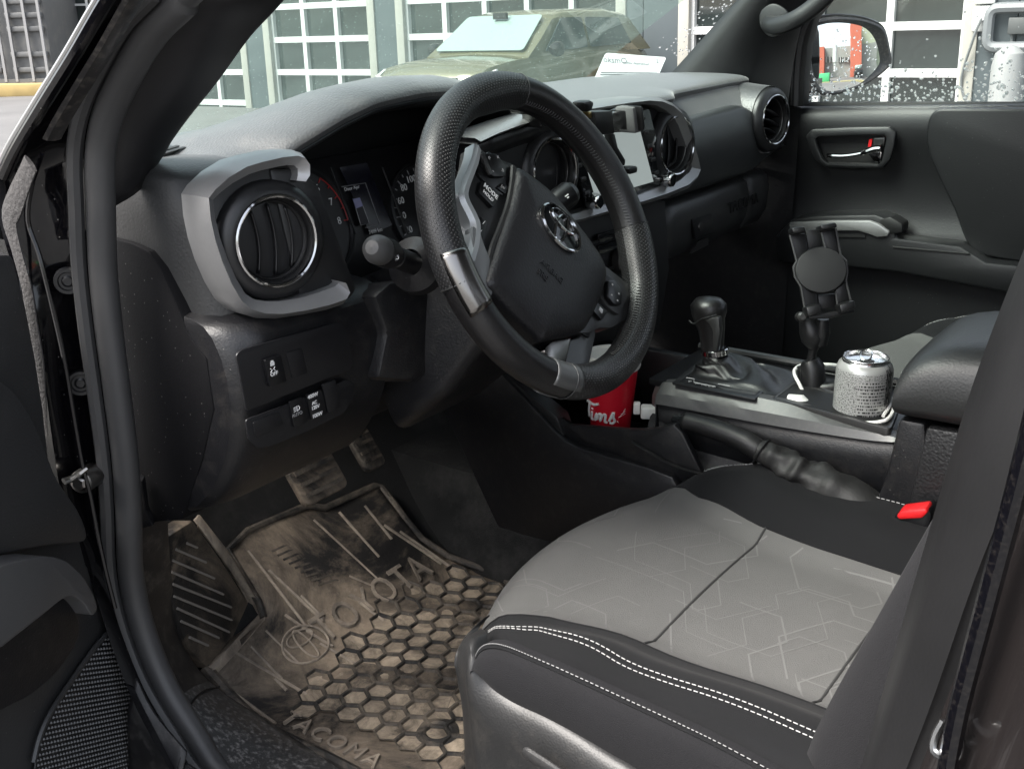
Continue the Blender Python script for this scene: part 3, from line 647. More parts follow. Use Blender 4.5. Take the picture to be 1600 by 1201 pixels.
for px, py in ((921, 313), (1036, 280)):
    c = cp(px, py, .008)
    kb_ = MB().lathe([(.0115, 0), (.0115, .014), (.010, .018), (.0085, .0185)], c, V(0, -1, 0), 28).build('knob', M['chrome'], scr)
    MB().lathe([(.0088, .0175), (0, .0175)], c, V(0, -1, 0), 28).build('knob_cap', M['pianoblack'], kb_)
# --------- climate controls below
MB().prism([U(px, py, y=.172) for px, py in [(880, 352), (1000, 322), (1040, 312), (1046, 420), (1030, 520), (900, 540), (880, 430)]], V(0, .05, 0)).build('climate_panel', M['black'], dash, bevel=.003)
for py, nm in ((366, 'display_strip'), (384, 'button_strip')):
    q = [U(px, y2, y=.168) for px, y2 in [(930, py), (1000, py-21), (1002, py-8), (932, py+13)]]
    MB().prism(q, V(0, -.006, 0)).build(nm, M['pianoblack'], dash, bevel=.0015)
for py in (356, 404, 428):
    MB().tube([U(900, py+30, y=.165), U(1010, py, y=.165)], .0022, 6).build('chrome_strip', M['silverdark'], dash)
c = U(968, 405, y=.168)
kb_ = MB().lathe([(.024, 0), (.024, .012), (.022, .016), (.019, .0165), (.019, .013), (0, .013)], c, V(0, -1, 0), 32).build('climate_knob', M['silverdark'], dash, angle=25)
MB().box(c+V(0, -.0135, .0), (.037, .001, .0012)).box(c+V(-.009, -.0135, .007), (.005, .001, .004)).box(c+V(.0, -.0135, .009), (.004, .001, .005)).box(c+V(.009, -.0135, .007), (.005, .001, .004)).build('knob_mark', M['dimwhite'], kb_)
# --------- defroster slot at the left corner, and the one under the screen's far edge
dq = [U(px, py, z=1.349) for px, py in [(240, 240), (318, 214), (322, 222), (246, 247)]]
dv = MB().prism(roundp([U(px, py, z=1.348) for px, py in [(236, 238), (322, 206), (334, 214), (318, 226), (240, 252)]], .01, 3), V(0, 0, .004)).build('defroster_bezel', M['trimgrey'], dash, bevel=.0015)
for k in range(2):
    MB().prism([U(px, py+k*5, z=1.3526) for px, py in [(246, 236), (311, 217), (311, 219.5), (246, 239)]], V(0, 0, .0004)).build('defroster_slot', M['black'], dv)
# ================================================================== steering wheel (turned to the right)
TURN = R(54)
WX = math.cos(TURN)*E1-math.sin(TURN)*E2; WY = math.sin(TURN)*E1+math.cos(TURN)*E2
def wpt(px, py, h=0): return UP(px, py, WC+WN*h, WN)
def wloc(x, y, h=0): return WC+WX*x+WY*y+WN*h
def leather(name, col, perf):
    m = mat(name, col, .38, grain=420, gstr=.25, gdist=.0006, var=.15, vscale=60)
    if perf:
        nt = m.node_tree; N = nt.nodes; L = nt.links; b = N['Principled BSDF']; tc = N.new('ShaderNodeTexCoord')
        sp = N.new('ShaderNodeSeparateXYZ'); L.new(tc.outputs['UV'], sp.inputs[0])
        def sn(sock, f, ph=0):
            a = N.new('ShaderNodeMath'); a.operation = 'MULTIPLY_ADD'; a.inputs[1].default_value = f; a.inputs[2].default_value = ph; L.new(sock, a.inputs[0])
            s = N.new('ShaderNodeMath'); s.operation = 'SINE'; L.new(a.outputs[0], s.inputs[0]); return s.outputs[0]
        p = 2*math.pi/.0050
        ml = N.new('ShaderNodeMath'); ml.operation = 'MULTIPLY'; L.new(sn(sp.outputs[0], p), ml.inputs[0]); L.new(sn(sp.outputs[1], p), ml.inputs[1])
        mr = N.new('ShaderNodeMapRange'); L.new(ml.outputs[0], mr.inputs[0]); mr.inputs[1].default_value = .25; mr.inputs[2].default_value = .6; mr.clamp = True
        bp = N.new('ShaderNodeBump'); bp.inputs['Strength'].default_value = 1.0; bp.inputs['Distance'].default_value = .0012; L.new(mr.outputs[0], bp.inputs['Height'])
        L.new(bp.outputs[0], b.inputs['Normal'])
        mx = N.new('ShaderNodeMix'); mx.data_type = 'RGBA'; L.new(mr.outputs[0], mx.inputs[0]); mx.inputs[6].default_value = (*[c*.55 for c in col], 1); mx.inputs[7].default_value = (*[c*2.0 for c in col], 1)
        L.new(mx.outputs[2], b.inputs['Base Color'])
    return m
M['leather'] = leather('smooth_leather', (.0065, .0062, .0066), False)
M['perf'] = leather('perforated_leather', (.015, .015, .0155), True)
M['lgrey'] = mat('wheel_silver', (.40, .41, .41), .36, metal=.5, var=.05)
M['pod'] = mat('pod_plastic', (.022, .0225, .0225), .40, var=.1)
sw = thing('steering_wheel', 'black leather steering wheel turned to the right, with silver spokes and buttons', 'steering wheel', WC)
RW = .1705
def rim(a0, a1, name, m_, fat=1.0):
    n = max(8, int((a1-a0)/3)); NV = 24; rows = []; uv = []
    for i in range(n+1):
        th = R(a0+(a1-a0)*i/n); d = WX*math.cos(th)+WY*math.sin(th)
        deg = a0+(a1-a0)*i/n; dd = min(abs((deg-148+180) % 360-180), abs((deg-32+180) % 360-180))
        g = .0025*math.exp(-(dd/14)**2)
        row = []
        for j in range(NV+1):
            ph = 2*math.pi*j/NV+math.pi
            rr = (.0192+g)*fat; ra = (.0205+g*.5)*fat
            row.append(WC+d*(RW+math.cos(ph)*rr-g)+WN*math.sin(ph)*ra); uv.append((RW*th, .0185*ph))
        rows.append(row)
    mb = MB(); mb.loft(rows, closed=False, uv=uv)
    for r_, fl in ((0, 1), (n, 0)):
        b = [r_*(NV+1)+j for j in range(NV)]; mb.f.append(tuple(b if fl else b[::-1]))
    return mb.build(name, m_, sw, angle=50)
rim(46, 128.6, 'rim_top', M['leather']); rim(129.4, 240, 'rim_grip', M['perf'], 1.03); rim(240.6, 299, 'rim_base', M['leather'], .98); rim(299.6, 405.4, 'rim_grip', M['perf'], 1.03)
for a in (129, 240.3, 299.3, 45.7):
    d = WX*math.cos(R(a))+WY*math.sin(R(a)); c = WC+d*RW; tt = -WX*math.sin(R(a))+WY*math.cos(R(a))
    MB().tube([c+d*math.cos(p)*.0198+WN*math.sin(p)*.0210 for p in np.linspace(0, 2*math.pi, 28)[:-1]], .0009, 6, closed=True).build('seam_ring', M['pod'] if a in (240.3, 299.3) else M['leather'], sw)
# stitching on the inner side
def stitches(a0, a1, step, name, m_):
    s = MB()
    for a in np.arange(a0, a1, step):
        d = WX*math.cos(R(a))+WY*math.sin(R(a)); tt = -WX*math.sin(R(a))+WY*math.cos(R(a))
        c = WC+d*(RW-.0175)+WN*.010; e = nrm(WN*.9+d*.35)
        s.tube([c-e*.003+tt*.0006, c-d*.0012, c+e*.003-tt*.0006], .0007, 5)
    s.build(name, m_, sw)['kind'] = 'stuff'
stitches(46, 130, 1.5, 'rim_stitching', mat('black_thread', (.03, .03, .032), .5))
stitches(330, 406, 1.5, 'rim_stitching', M['black'])
# airbag cover
hub = [(806, 262), (820, 268), (862, 302), (902, 352), (934, 396), (944, 416), (946, 432), (938, 462), (922, 500), (910, 517), (892, 524), (862, 530), (846, 534), (838, 527), (800, 492), (768, 458), (758, 446), (759, 430), (770, 395), (785, 350), (795, 320), (803, 280)]
H0 = [wpt(*p, .004) for p in hub]; ctr = sum(H0)/len(H0)
H0 = catmull(H0, 3, True)
def shr(P, k, h): return [lerp(ctr, p, k)+WN*h for p in P]
MB().loft([shr(H0, .99, -.035), shr(H0, 1.0, -.006), shr(H0, .99, .000), shr(H0, .955, .005), shr(H0, .86, .009), shr(H0, .5, .012), shr(H0, .05, .0125)]).build('airbag_cover', mat('airbag_vinyl', (.0085, .0085, .0098), .44, grain=420, gstr=.45, gdist=.0008, var=.12, vscale=40), sw, angle=70)
for s, px, py in (('SRS', 848, 430), ('AIRBAG', 862, 424)):
    text(s, 'airbag_lettering', wpt(px, py, .0165), WX, WY, .011, M['blank'], sw, .0008)
# emblem: three interlocking ovals in a ring
ec_ = wpt(875, 357, .0165); em = MB()
def oval(cx, cy, a, b, r):
    em.tube([ec_+WX*(cx+a*math.cos(t))+WY*(cy+b*math.sin(t))+WN*.002 for t in np.linspace(0, 2*math.pi, 40)[:-1]], r, 6, closed=True)
MB().lathe([(0, .0012), (.9, .0012), (1.0, 0)], (0, 0, 0), (0, 0, 1), 36).v
disc = [ec_+WX*.0345*math.cos(t)+WY*.0235*math.sin(t)-WN*.002 for t in np.linspace(0, 2*math.pi, 37)[:-1]]
eb = MB().prism(disc, WN*.003).build('emblem', M['pianoblack'], sw, bevel=.0008)
oval(0, 0, .0325, .0217, .0021); oval(0, .0100, .020, .0085, .0018); oval(0, -.0005, .0085, .0195, .0018)
em.build('emblem_ovals', M['chrome'], eb)
# spokes and button pods
def wprism(pts, h, t, name, m_, r=.003, bev=.0015, parent=None):
    q = roundp([wpt(*p, h) for p in pts], r, 3); return MB().prism(q, WN*(-t)).build(name, m_, parent or sw, bevel=bev)
wprism([(742, 226), (760, 240), (804, 258), (798, 320), (776, 372), (762, 410), (770, 470), (735, 420), (728, 400), (741, 345), (722, 318), (722, 292), (738, 255)], -.004, .022, 'spoke', M['pod'], .004)
wprism([(944, 414), (990, 450), (1000, 470), (985, 495), (955, 512), (935, 512), (922, 520), (900, 520), (930, 480)], -.003, .022, 'spoke', M['pod'], .004)
wprism([(700, 430), (730, 395), (765, 420), (770, 455), (752, 500), (728, 490)], -.014, .014, 'lower_spoke', M['lgrey'], .004)
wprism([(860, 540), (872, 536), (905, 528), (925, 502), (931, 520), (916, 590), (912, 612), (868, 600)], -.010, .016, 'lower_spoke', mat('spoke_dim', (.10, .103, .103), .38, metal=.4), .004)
wprism([(850, 545), (862, 534), (893, 528), (880, 585), (866, 585)], -.004, .016, 'lower_spoke_trim', M['brushed'], .004)
wprism([(762, 450), (842, 535), (856, 540), (862, 580), (840, 570), (795, 530), (762, 490)], -.030, .010, 'hub_base', M['black'], .004)
# bright edge trim of the left spoke
ea = catmull([wpt(*p, .001) for p in [(741, 224), (736, 248), (719, 291), (718, 312), (729, 335), (735, 352), (733, 380), (724, 410)]], 4)
eb_ = catmull([wpt(*p, .004) for p in [(751, 236), (746, 258), (733, 293), (732, 310), (744, 335), (750, 352), (748, 382), (741, 408)]], 4)
MB().loft([[a-WN*.014, a, lerp(a, b, .4)+WN*.003, b+WN*.001, b-WN*.006] for a, b in zip(ea, eb_)], closed=False).build('spoke_edge', M['lgrey'], sw, angle=25)
ep = catmull([wpt(*p, .002) for p in [(802, 261), (800, 285), (794, 320), (782, 355), (770, 385), (764, 410), (763, 430)]], 5)
MB().tube(ep, .0040, 8, sx=.8, sy=1.0, up=WN).build('hub_edge', M['pod'], sw)
def rim_patch(a0, a1, p0, p1, name, m_, k=1.07):
    rows = []
    for a in np.linspace(a0, a1, 12):
        d = WX*math.cos(R(a))+WY*math.sin(R(a)); e = .35*math.cos(math.pi*(a-(a0+a1)/2)/(a1-a0)); rows.append([WC+d*(RW+math.cos(R(p))*.0192*k)+WN*math.sin(R(p))*.0205*k for p in np.linspace(p0-e*0, p1, 14)])
    return MB().loft(rows, closed=False).build(name, m_, sw, solid=.003, angle=50)
rim_patch(230, 251, 18, 200, 'rim_insert', M['brushed'])
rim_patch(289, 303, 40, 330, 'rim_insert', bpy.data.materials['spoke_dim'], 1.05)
M['spokegrey'] = mat('spoke_satin', (.20, .205, .205), .40, metal=.4, var=.06)
wprism([(739, 352), (750, 362), (757, 384), (766, 404), (764, 428), (770, 456), (754, 494), (726, 432), (740, 398)], .005, .012, 'spoke_plate', M['spokegrey'], .003)
wprism([(712, 262), (724, 290), (722, 318), (738, 345), (732, 392), (718, 415), (708, 400), (716, 340), (704, 300)], -.022, .006, 'spoke_back', M['pod'], .004)
M['button'] = mat('button_black', (.0035, .0035, .004), .30)
b = wprism([(757, 247), (763, 236), (800, 262), (800, 285), (786, 306), (770, 296), (748, 274), (744, 264)], .000, .012, 'button_plate', M['button'], .003)
d = wprism([(754, 238), (777, 240), (792, 262), (790, 276), (771, 276), (753, 252)], .006, .006, 'direction_pad', M['button'], .003, .0015, sw)
wprism([(752, 241), (756, 238), (770, 271), (766, 273)], .0068, .003, 'pad_edge', M['silverdark'], .001, .0005, d)
for px, py, s in ((765, 246, '«'), (786, 266, '»'), (778, 246, '+'), (771, 267, '-')):
    text(s, 'button_icon', wpt(px, py, .0064), WX, WY, .008, M['dimwhite'], d, .0002)
b = wprism([(752, 282), (782, 303), (771, 324), (748, 300)], .002, .006, 'mode_button', M['button'], .002, .001, sw)
text('MODE', 'button_text', wpt(767, 299, .0025), WX, WY, .0078, M['white'], b, .0002, bold=.0001)
text('HOLD', 'button_text', wpt(763, 306, .0025), WX, WY, .0058, M['white'], b, .0002, bold=.0001)
b = wprism([(786, 285), (795, 292), (790, 303), (776, 293)], .002, .003, 'voice_button', M['button'], .002, .001, sw)
text('(w', 'button_icon', wpt(786, 292, .0025), WX, WY, .006, M['dimwhite'], b, .0002)
b = wprism([(751, 337), (762, 348), (755, 372), (742, 358)], .002, .005, 'phone_button', M['button'], .002, .001, sw)
for px, py in ((756, 348), (751, 362)): text('/', 'button_icon', wpt(px, py, .0025), WX, WY, .008, M['white'], b, .0002)
b = wprism([(949, 428), (975, 446), (983, 462), (967, 492), (950, 480), (938, 462)], .002, .010, 'button_plate', M['pod'], .003, .0012, sw)
d = wprism([(950, 438), (962, 438), (974, 456), (972, 476), (960, 476), (949, 462)], .008, .008, 'direction_pad', M['button'], .003, .0015, sw)
for px, py in ((957, 445), (967, 459), (956, 461), (965, 470)): text('•', 'button_icon', wpt(px, py, .0084), WX, WY, .010, M['dimwhite'], d, .0002)
b = wprism([(930, 470), (950, 486), (941, 500), (924, 482)], .002, .005, 'cruise_button', M['button'], .002, .001, sw)
MB().box(wpt(939, 484, .0025), (.006, .005, .0005), ax=(WX, WY, WN)).box(wpt(940, 487, .0025), (.003, .003, .0005), ax=(WX, WY, WN)).build('button_icon', M['white'], b)
b = wprism([(911, 500), (923, 508), (921, 528), (908, 520)], -.006, .003, 'lane_button', M['button'], .0015, .001, sw)
# ------------------------------------------------------------------ stalks
def stalk(name, label, pts, rad, loc):
    t = thing(name, label, 'control stalk', loc); return t
ts = thing('light_stalk', 'black turn signal and headlight stalk left of the steering wheel', 'control stalk', U(650, 415, y=.075))
a_, b_ = U(585, 388, y=.052), U(645, 412, y=.085); ax = nrm(b_-a_); L_ = np.linalg.norm(b_-a_)
MB().lathe([(0, -.008), (.007, -.0065), (.0125, -.001), (.0150, .007), (.0150, .016)], a_, ax, 28).build('end_cap', mat('stalk_grey', (.04, .04, .04), .5), ts)
k2 = MB().lathe([(.0155, .016), (.0155, .034), (.0145, .040), (.0130, .041)], a_, ax, 28).build('twist_knob', M['switch'], ts)
MB().lathe([(.0125, .041), (.0125, .047), (.0105, .048), (.0105, .054), (.0115, .055), (.0115, L_+.02)], a_, ax, 28).build('arm', M['plastic_smooth'], ts)
MB().lathe([(.0145, L_-.01), (.030, L_+.004), (.032, L_+.02)], a_, ax, 28).build('boot', M['plastic'], ts)
ic = MB(); c0 = U(610, 388, y=.052); vw = nrm(CAM-c0)
# light symbols on the knob
su_ = ax; svv = nrm(np.cross(vw, su_)); q0 = a_+ax*.024+nrm(vw-ax*(vw@ax))*.0158
for t in np.linspace(0, 2*math.pi, 9)[:-1]:
    ic.box(q0+(su_*math.cos(t)+svv*math.sin(t))*.0032, (.0016, .0006, .0006), ax=(su_*math.cos(t)+svv*math.sin(t), -su_*math.sin(t)+svv*math.cos(t), nrm(vw)))
ic.lathe([(.0018, 0), (.0018, .0004), (.0012, .0004)], q0, vw, 12).build('knob_symbol', M['white'], k2)
wsk = thing('wiper_stalk', 'black wiper stalk showing through the right of the steering wheel', 'control stalk', U(880, 310, y=.10))
a_, b_ = U(893, 300, y=.075), U(862, 322, y=.085); ax = nrm(b_-a_)
MB().lathe([(0, -.006), (.012, -.003), (.0165, .004), (.0165, .022), (.015, .030), (.0125, .031), (.0125, .06), (.011, .061), (.011, .12)], a_, ax, 26).build('arm', M['plastic_smooth'], wsk)
vw = nrm(CAM-a_); q0 = a_+ax*.018+nrm(vw-ax*(vw@ax))*.0168; svv = nrm(np.cross(vw, ax))
MB().box(q0, (.006, .0014, .0005), ax=(ax, svv, vw)).box(q0+svv*.003, (.003, .0014, .0005), ax=(ax, svv, vw)).build('wiper_symbol', M['white'], wsk)
# ================================================================== seats
def fabric(name, col, weave, gs=.5, var=.1):
    m = mat(name, col, .9, spec=.2, grain=weave, gstr=gs, gdist=.0008, var=var, vscale=25, sheen=.04, gtype='NOISE'); return m
M['fgrey'] = fabric('grey_fabric', (.088, .088, .0855), 1100, .9, .10)
M['fblack'] = fabric('black_fabric', (.0065, .0068, .0076), 1700, .5, .12)
M['fcharcoal'] = fabric('charcoal_knit', (.009, .009, .0102), 900, .7, .12)
M['fline'] = fabric('woven_line', (.120, .120, .117), 1500, .3, .05)
M['thread'] = mat('white_thread', (.30, .30, .295), .6)
M['seatplastic'] = mat('seat_shield_plastic', (.014, .0142, .0146), .46, grain=520, gstr=.35, gdist=.0005, var=.12, dust=.06)
SX = -.37
def seat_profile(cx, y, full=True):
    """cross-section of the cushion at y: list of (x, z)"""
    return None
def cush(cx, u, y):
    """cushion height; u = lateral offset from the centre line"""
    a = abs(u); wi = insert_w(y)
    base = .868+.012*interp(y, [-.60, -.30, -.10, .01], [-1.2, -.6, .8, 1.4])
    front = max(0.0, (y+.060)/.070); base -= .038*front**2.2
    t = max(0, (a-wi+.03)/.10); bol = interp(t, [0, .35, .8, 1.1], [0, .012, .030, .030])*interp(y, [-.35, -.20, -.02, .03], [1.25, 1.1, .55, .1])
    drop = max(0, (a-.250)/.024); bol -= .016*drop**2
    if u > 0: bol = bol*1.1+.010*interp(a, [wi, .22], [0, 1])*interp(y, [-.12, -.02], [1, .2])
    return base+bol+.004*(1-(min(a, wi)/wi)**2)
def insert_w(y): return interp(y, [-.60, -.39, -.215, -.10, -.03, .01], [.138, .142, .152, .172, .190, .196])
def half_w(y): return interp(y, [-.60, -.25, -.12, -.06, -.02, .01], [.268, .272, .266, .250, .225, .205])
def seat(cx, name, label, detail=True, dy=0.0, dz=0.0):
    st = thing(name, label, 'seat', (cx, -.25+dy, .58))
    D = V(0, dy, dz)
    ys = list(np.linspace(-.60, -.03, 30))+[-.018, -.006, .004, .010]
    def top(u, y): return V(cx+u, y-.052*min(1.6, (abs(u)/.2)**2)*interp(y, [-.26, .01], [0, 1]), cush(cx, u, y))+D
    # insert
    rows = [[top(u*insert_w(y), y) for u in np.linspace(-1, 1, 25)] for y in ys]
    nose = [[V(p[0], p[1]+.006*k, p[2]-.02*k*k) for p in rows[-1]] for k in (1, 2, 3)]
    MB().loft(rows+nose, closed=False).build('cushion_insert', M['fgrey'], st, angle=80)
    for s, nm in ((-1, 'left'), (1, 'right')):
        rows = []
        for y in ys:
            wi, hw = insert_w(y), max(half_w(y), insert_w(y)+.012)
            r_ = [top(s*lerp(wi, hw, t), y) for t in np.linspace(0, 1, 9)]
            e = r_[-1]; r_ += [e+V(s*.006, 0, -.012), e+V(s*.008, 0, -.035), e+V(s*.004, 0, -.085)]
            rows.append(r_)
        e = rows[-1]; rows += [[p+V(0, .005*k, -.018*k*k) for p in e] for k in (1, 2, 3)]
        MB().loft(rows, closed=False).build('bolster', M['fblack'], st, angle=80)
        # double white stitching along the bolster
        for off in (.0, .009):
            sm = MB(); pth = catmull([top(s*(insert_w(y)+interp(y, [-.60, -.25, -.05, .02], [.075, .062, .034, .012] if s < 0 else [.105, .098, .075, .012])+off*(1 if y < -.05 else .6)), y)+V(0, 0, .0012) for y in ys[3:-2]], 4)
            acc = 0; on = None; seg = []
            for i in range(len(pth)-1):
                seg.append(pth[i])
            dd = np.cumsum([0]+[np.linalg.norm(pth[i+1]-pth[i]) for i in range(len(pth)-1)]); tot = dd[-1]
            P_ = np.array(pth)
            def at(t): return V(*[np.interp(t, dd, P_[:, k]) for k in range(3)])
            t = 0
            while t < tot-.006:
                sm.tube([at(t), at(t+.0042)], .0006, 5); t += .0062
            sm.build('stitching', M['thread'], st)['kind'] = 'stuff'
    if not detail: return st, top
    # cross seams
    for y0 in (-.215, -.392):
        MB().tube([top(u*insert_w(y0), y0+.012*(1-u*u)*0)+V(0, 0, -.0002) for u in np.linspace(-1, 1, 30)], .0016, 6).build('cushion_seam', mat('seam_shadow', (.02, .02, .02), .9), st)
    for s in (-1, 1):
        MB().tube([top(s*insert_w(y), y)+V(0, 0, -.0006) for y in ys], .0018, 6).build('welt_seam', M['fblack'], st)
    # woven line pattern
    rnd = random.Random(5); ln = MB()
    def ribbon(pts, w=.0016):
        L2 = []
        for i in range(len(pts)-1):
            n = max(2, int(math.hypot(pts[i+1][0]-pts[i][0], pts[i+1][1]-pts[i][1])/.008))
            for k in range(n): L2.append(lerp(pts[i], pts[i+1], k/n))
        L2.append(np.array(pts[-1], float))
        rows = []
        for i, p in enumerate(L2):
            a, b = L2[max(0, i-1)], L2[min(len(L2)-1, i+1)]; d = (b-a)/max(1e-6, np.linalg.norm(b-a)); nn = np.array((-d[1], d[0]))*w/2
            row = []
            for q in (p+nn, p-nn):
                if abs(q[0]) > insert_w(q[1])-.003: row = None; break
                row.append(top(q[0], q[1])+V(0, 0, .0004))
            if row is None:
                if len(rows) > 1: ln.loft(rows, closed=False)
                rows = []
            else: rows.append(row)
        if len(rows) > 1: ln.loft(rows, closed=False)
    h = .048
    dirs = [(math.cos(R(a)), math.sin(R(a))) for a in (30, 90, 150, 210, 270, 330)]
    for k in range(46):
        p = np.array((rnd.uniform(-.2, .2), rnd.uniform(-.56, .03))); d = rnd.randrange(6); pts = [p]
        for s in range(rnd.choice((3, 4, 5))):
            q = pts[-1]+np.array(dirs[d])*h*rnd.choice((.6, 1, 1.5)); pts.append(q); d = (d+rnd.choice((-1, 1))) % 6
        ribbon(pts, rnd.choice((.0012, .0016, .0022)))
    ln.build('woven_pattern', M['fline'], st)['kind'] = 'stuff'
    return st, top
dseat, dtop = seat(SX, 'driver_seat', 'driver seat with grey patterned cushion, black bolsters and white stitching')
# front outer side panel (ribbed charcoal knit) with its seam
seam_px = [(741, 1050), (744, 1030), (752, 1016), (766, 1010), (790, 1013), (830, 1029), (900, 1060), (980, 1097), (1060, 1134), (1130, 1168), (1230, 1222)]
low_px = [(742, 1052), (746, 1048), (756, 1062), (775, 1082), (800, 1098), (850, 1124), (900, 1154), (950, 1186), (1000, 1218), (1100, 1290), (1200, 1350)]
SA = catmull([U(*p, x=-.650) for p in seam_px], 5); SB = catmull([U(*p, x=-.655) for p in low_px], 5)
rows = [[a+V(.012, .002, .001), a, lerp(a, b, .2)+V(-.006, 0, 0), lerp(a, b, .6)+V(-.009, 0, 0), b, b+V(.01, 0, -.02)] for a, b in zip(SA, SB)]
MB().loft(rows, closed=False).build('side_panel', M['fcharcoal'], dseat, angle=70)
MB().tube(SA, .0022, 6).build('side_seam', M['fblack'], dseat)
sm = MB()
for i in range(0, len(SA)-1):
    for k in range(2): sm.tube([lerp(SA[i], SA[i+1], k/2)+V(-.001, 0, .004), lerp(SA[i], SA[i+1], k/2+.3)+V(-.001, 0, .004)], .0006, 4)
sm.build('panel_stitching', mat('grey_thread', (.16, .16, .16), .7), dseat)['kind'] = 'stuff'
# outer skin of the near bolster between the cushion edge and the side panel
CE = [dtop(-max(half_w(y), insert_w(y)+.012), y)+V(-.007, 0, -.022) for y in np.linspace(.008, -.58, len(SA))]
MB().loft([[c+V(.02, 0, .012), c+V(.004, 0, .003), lerp(c, a, .5)+V(-.006, .002, .002), a+V(.002, 0, .0)] for c, a in zip(CE, SA)], closed=False).build('bolster_skirt', M['fblack'], dseat, angle=80, sub=1)
# moulded plastic side shield
def shield(px, py, x): return U(px, py, x=x)
tp_ = [(716, 1012), (722, 1000), (733, 1003), (738, 1025), (760, 1062), (800, 1095), (850, 1120), (900, 1150), (950, 1183), (1000, 1215), (1100, 1290)]
bt_ = [(722, 1085), (728, 1130), (738, 1175), (748, 1215), (765, 1250), (800, 1290), (850, 1320), (900, 1345), (950, 1370), (1000, 1400), (1100, 1460)]
A_ = catmull([U(px, py, x=interp(i, [0, 1, 3, 11], [-.640, -.636, -.655, -.668])) for i, (px, py) in enumerate(tp_)], 4)
B_ = catmull([U(px, py, x=interp(i, [0, 2, 4, 11], [-.640, -.655, -.668, -.672])) for i, (px, py) in enumerate(bt_)], 4)
rows = [[a+V(.03, .002, -.004), a+V(.010, 0, .001), a, lerp(a, b, .12)+V(-.008, 0, 0), lerp(a, b, .3)+V(-.010, 0, 0), lerp(a, b, .42)+V(-.006, 0, 0), lerp(a, b, .7)+V(-.006, 0, 0), b, b+V(0, 0, -.1)] for a, b in zip(A_, B_)]
rows = [[p+V(.05, .012, 0) for p in rows[0]], [p+V(.02, .010, 0) for p in rows[0]]]+rows
MB().loft(rows, closed=False).build('side_shield', M['seatplastic'], dseat, angle=60, sub=1)
lv = [U(px, py, x=-.690) for px, py in [(818, 1172), (840, 1186), (870, 1206), (900, 1228)]]
MB().tube(catmull(lv, 4), [.004]+[.0065]*11+[.004], 10, sx=1, sy=.7).build('adjust_lever', M['seatplastic'], dseat)
# seat base below (dark frame)
MB().box((SX, -.28, .68), (.46, .46, .13)).build('seat_frame', M['black'], dseat, bevel=.02)
# backrest
bk = []
for z in np.linspace(.83, 1.42, 14):
    t = (z-.83)/.59; y0 = -.455-.20*t; w = .135+.02*t
    xs = [-.262, -.270, -.245, -.19, -w, -w*.5, 0, w*.5, w, .19, .245, .270, .262]
    yo = [-.05, .02, .065, .055, .008, .0, -.004, 0, .008, .055, .065, .02, -.05]
    bk.append([V(SX+a, y0+b*(1.0 if t > .1 else .5+5*t), z) for a, b in zip(xs, yo)])
full = MB().loft([[r[i] for i in range(4, 9)] for r in bk], closed=False).build('backrest_insert', M['fgrey'], dseat, angle=80, sub=1, solid=.02)
for i0, i1 in ((0, 5), (8, 13)):
    MB().loft([[r[i] for i in range(i0, i1)] for r in bk], closed=False).build('backrest_bolster', M['fcharcoal'], dseat, angle=80, sub=1, solid=.03)
MB().box((SX, -.62, 1.12), (.50, .10, .60), rot=((1, 0, 0), R(18))).build('backrest_shell', M['plastic'], dseat, bevel=.03)
bsm = MB(); pth = catmull([r[4]+V(.0, .0015, .0) for r in bk], 8)
for i in range(0, len(pth)-1, 2): bsm.tube([pth[i], pth[i+1]], .0009, 4)
bsm.build('backrest_stitching', M['thread'], dseat)['kind'] = 'stuff'
# passenger seat, mostly hidden
pseat, ptop = seat(.29, 'passenger_seat', 'passenger seat cushion, grey with white stitched edge, behind the armrest', detail=False, dy=-.10, dz=.055)
